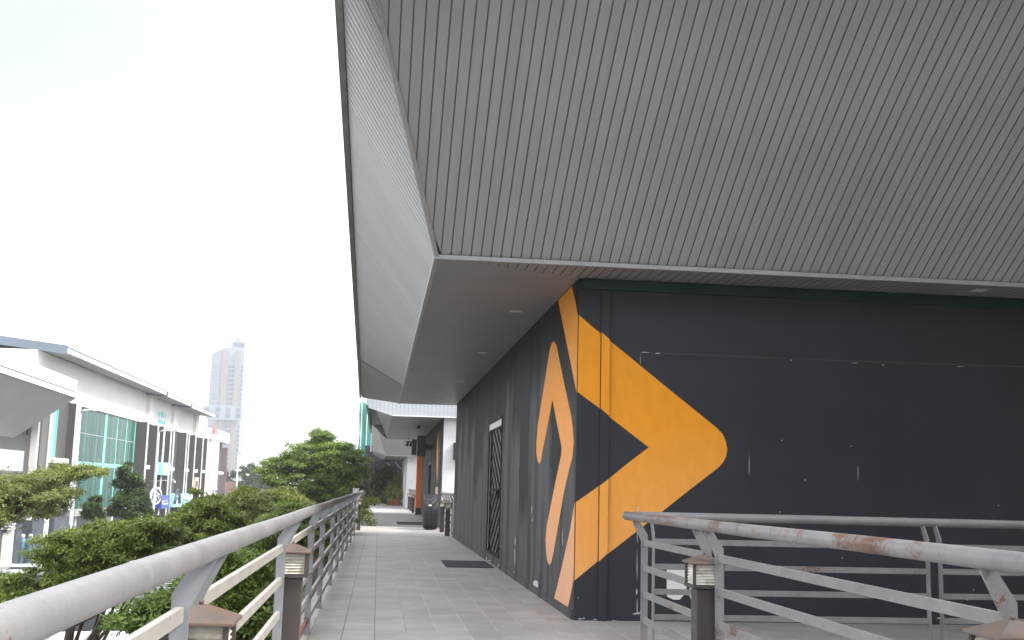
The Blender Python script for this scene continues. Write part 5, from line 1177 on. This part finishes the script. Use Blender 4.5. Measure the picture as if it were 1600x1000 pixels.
def house(px_, py_, y_, wd, label, m='rooftile'):
    q = at(px_, py_, Y=y_); o = thing('house', (q[0], y_, STREET), label, 'house', 'houses beyond the shop row'); x = q[0]; zt_ = q[2]
    w = MB(); w.box(x-wd, y_, STREET, x+wd, y_+9, zt_-2.2); w.build('wall', 'shopwhite', o)
    w = MB(); e = .7; w.add([(x-wd-e, y_-e, zt_-2.3), (x+wd+e, y_-e, zt_-2.3), (x+wd+e, y_+9+e, zt_-2.3), (x-wd-e, y_+9+e, zt_-2.3), (x-wd*.3, y_+4.5, zt_), (x+wd*.3, y_+4.5, zt_)], [(3, 2, 1, 0), (0, 1, 5, 4), (1, 2, 5), (2, 3, 4, 5), (3, 0, 4)]); w.build('roof', m, o)
    w = MB(); w.box(x-wd*.5, y_-.05, zt_-5, x-wd*.1, y_-.002, zt_-3.2); w.build('window', 'dglass', o); w = MB(); w.box(x+wd*.2, y_-.05, zt_-5, x+wd*.6, y_-.002, zt_-3.2); w.build('window', 'dglass', o)
house(346, 752, 205, 4.2, 'white house with red hipped roof just past the end of the shop row')
house(359, 758, 230, 5.0, 'lower red roofed house right of the white house')
house(420, 731, 300, 2.4, 'distant pink and white house peeping over the far wood')
# pale industrial roof behind the wood
q0_ = at(366, 727, Y=420)
o = thing('warehouse', (q0_[0], 420, STREET), 'white warehouse roof showing above the far wood', 'warehouse')
w = MB(); w.box(q0_[0]-3, 420, STREET, q0_[0]+16, 440, q0_[2]-4); w.build('wall', 'shopwhite', o)
w = MB(); w.add([(q0_[0]-4, 419, q0_[2]-4), (q0_[0]+17, 419, q0_[2]-4), (q0_[0]+17, 441, q0_[2]-4), (q0_[0]-4, 441, q0_[2]-4), (q0_[0]+3, 430, q0_[2]), (q0_[0]+10, 430, q0_[2])], [(3, 2, 1, 0), (0, 1, 5, 4), (1, 2, 5), (2, 3, 4, 5), (3, 0, 4)]); w.build('roof', 'shopwhite', o)
def far_tree(px_, ytop, y_, wpx, label, seed, nn=900):
    s = y_/FPX; q = at(px_, ytop, Y=y_); r_ = wpx*s/2; o = thing('broadleaf_tree', (q[0], y_, STREET), label, 'tree', 'trees of the far wood'); rg = random.Random(seed); bl_ = []
    H = q[2]-STREET
    for k in range(16):
        a = rg.uniform(0, 6.283); f = rg.uniform(.12, .92); rr = r_*math.sqrt(max(.1, 1-(f*1.0)**2))*rg.uniform(.2, .8); sz = r_*rg.uniform(.28, .48)
        bl_.append((q[0]+math.cos(a)*rr, y_+math.sin(a)*rr, STREET+H*f-sz*.3, sz, sz, sz*.75))
    bl_.append((q[0], y_, q[2]-r_*.35, r_*.4, r_*.4, r_*.33))
    leaf_mesh('crown', bl_, nn, r_*.12, 'leaf_far', o, seed, up=.3, width=.6)
    w = MB(); w.tube([(q[0], y_, STREET), (q[0], y_, STREET+H*.7)], [r_*.08, r_*.03], 8); w.build('trunk', 'bark', o)
for i, (px_, yt, y_, wp, lab) in enumerate(((350, 731, 260, 26, 'hazy tree of the far wood touching the end of the shop row'), (366, 736, 245, 26, 'hazy tree behind the solitary street lamp'), (381, 729, 235, 30, 'hazy round tree right of the solitary street lamp'),
                                            (394, 725, 225, 34, 'tallest hazy tree of the far wood'), (408, 735, 215, 30, 'hazy tree half behind the big layered tree'), (424, 738, 230, 30, 'hazy tree mostly hidden by the big layered tree'), (375, 752, 200, 26, 'lower hazy tree in front of the far wood'), (398, 755, 190, 30, 'lower hazy tree left of the big layered tree'), (440, 745, 240, 36, 'hazy tree behind the middle of the big layered tree'), (338, 742, 300, 24, 'hazy tree behind the shop row end'))):
    far_tree(px_, yt, y_, wp, lab, 60+i, 2200)

# ------------------------------------------------------------------ haze
HZ = True
if HZ:
    hm = bpy.data.materials.new('haze_air'); hm.use_nodes = True; nt = hm.node_tree; nt.nodes.clear()
    out = nt.nodes.new('ShaderNodeOutputMaterial'); pv = nt.nodes.new('ShaderNodeVolumePrincipled'); pv.inputs['Color'].default_value = (.97, .985, 1, 1); pv.inputs['Density'].default_value = .00045; pv.inputs['Anisotropy'].default_value = .2
    nt.links.new(pv.outputs[0], out.inputs['Volume'])
    w = MB(); w.box(-1600, -310, STREET-1.2, 1600, 3100, 125); tag(w.build('haze', hm), kind='stuff')
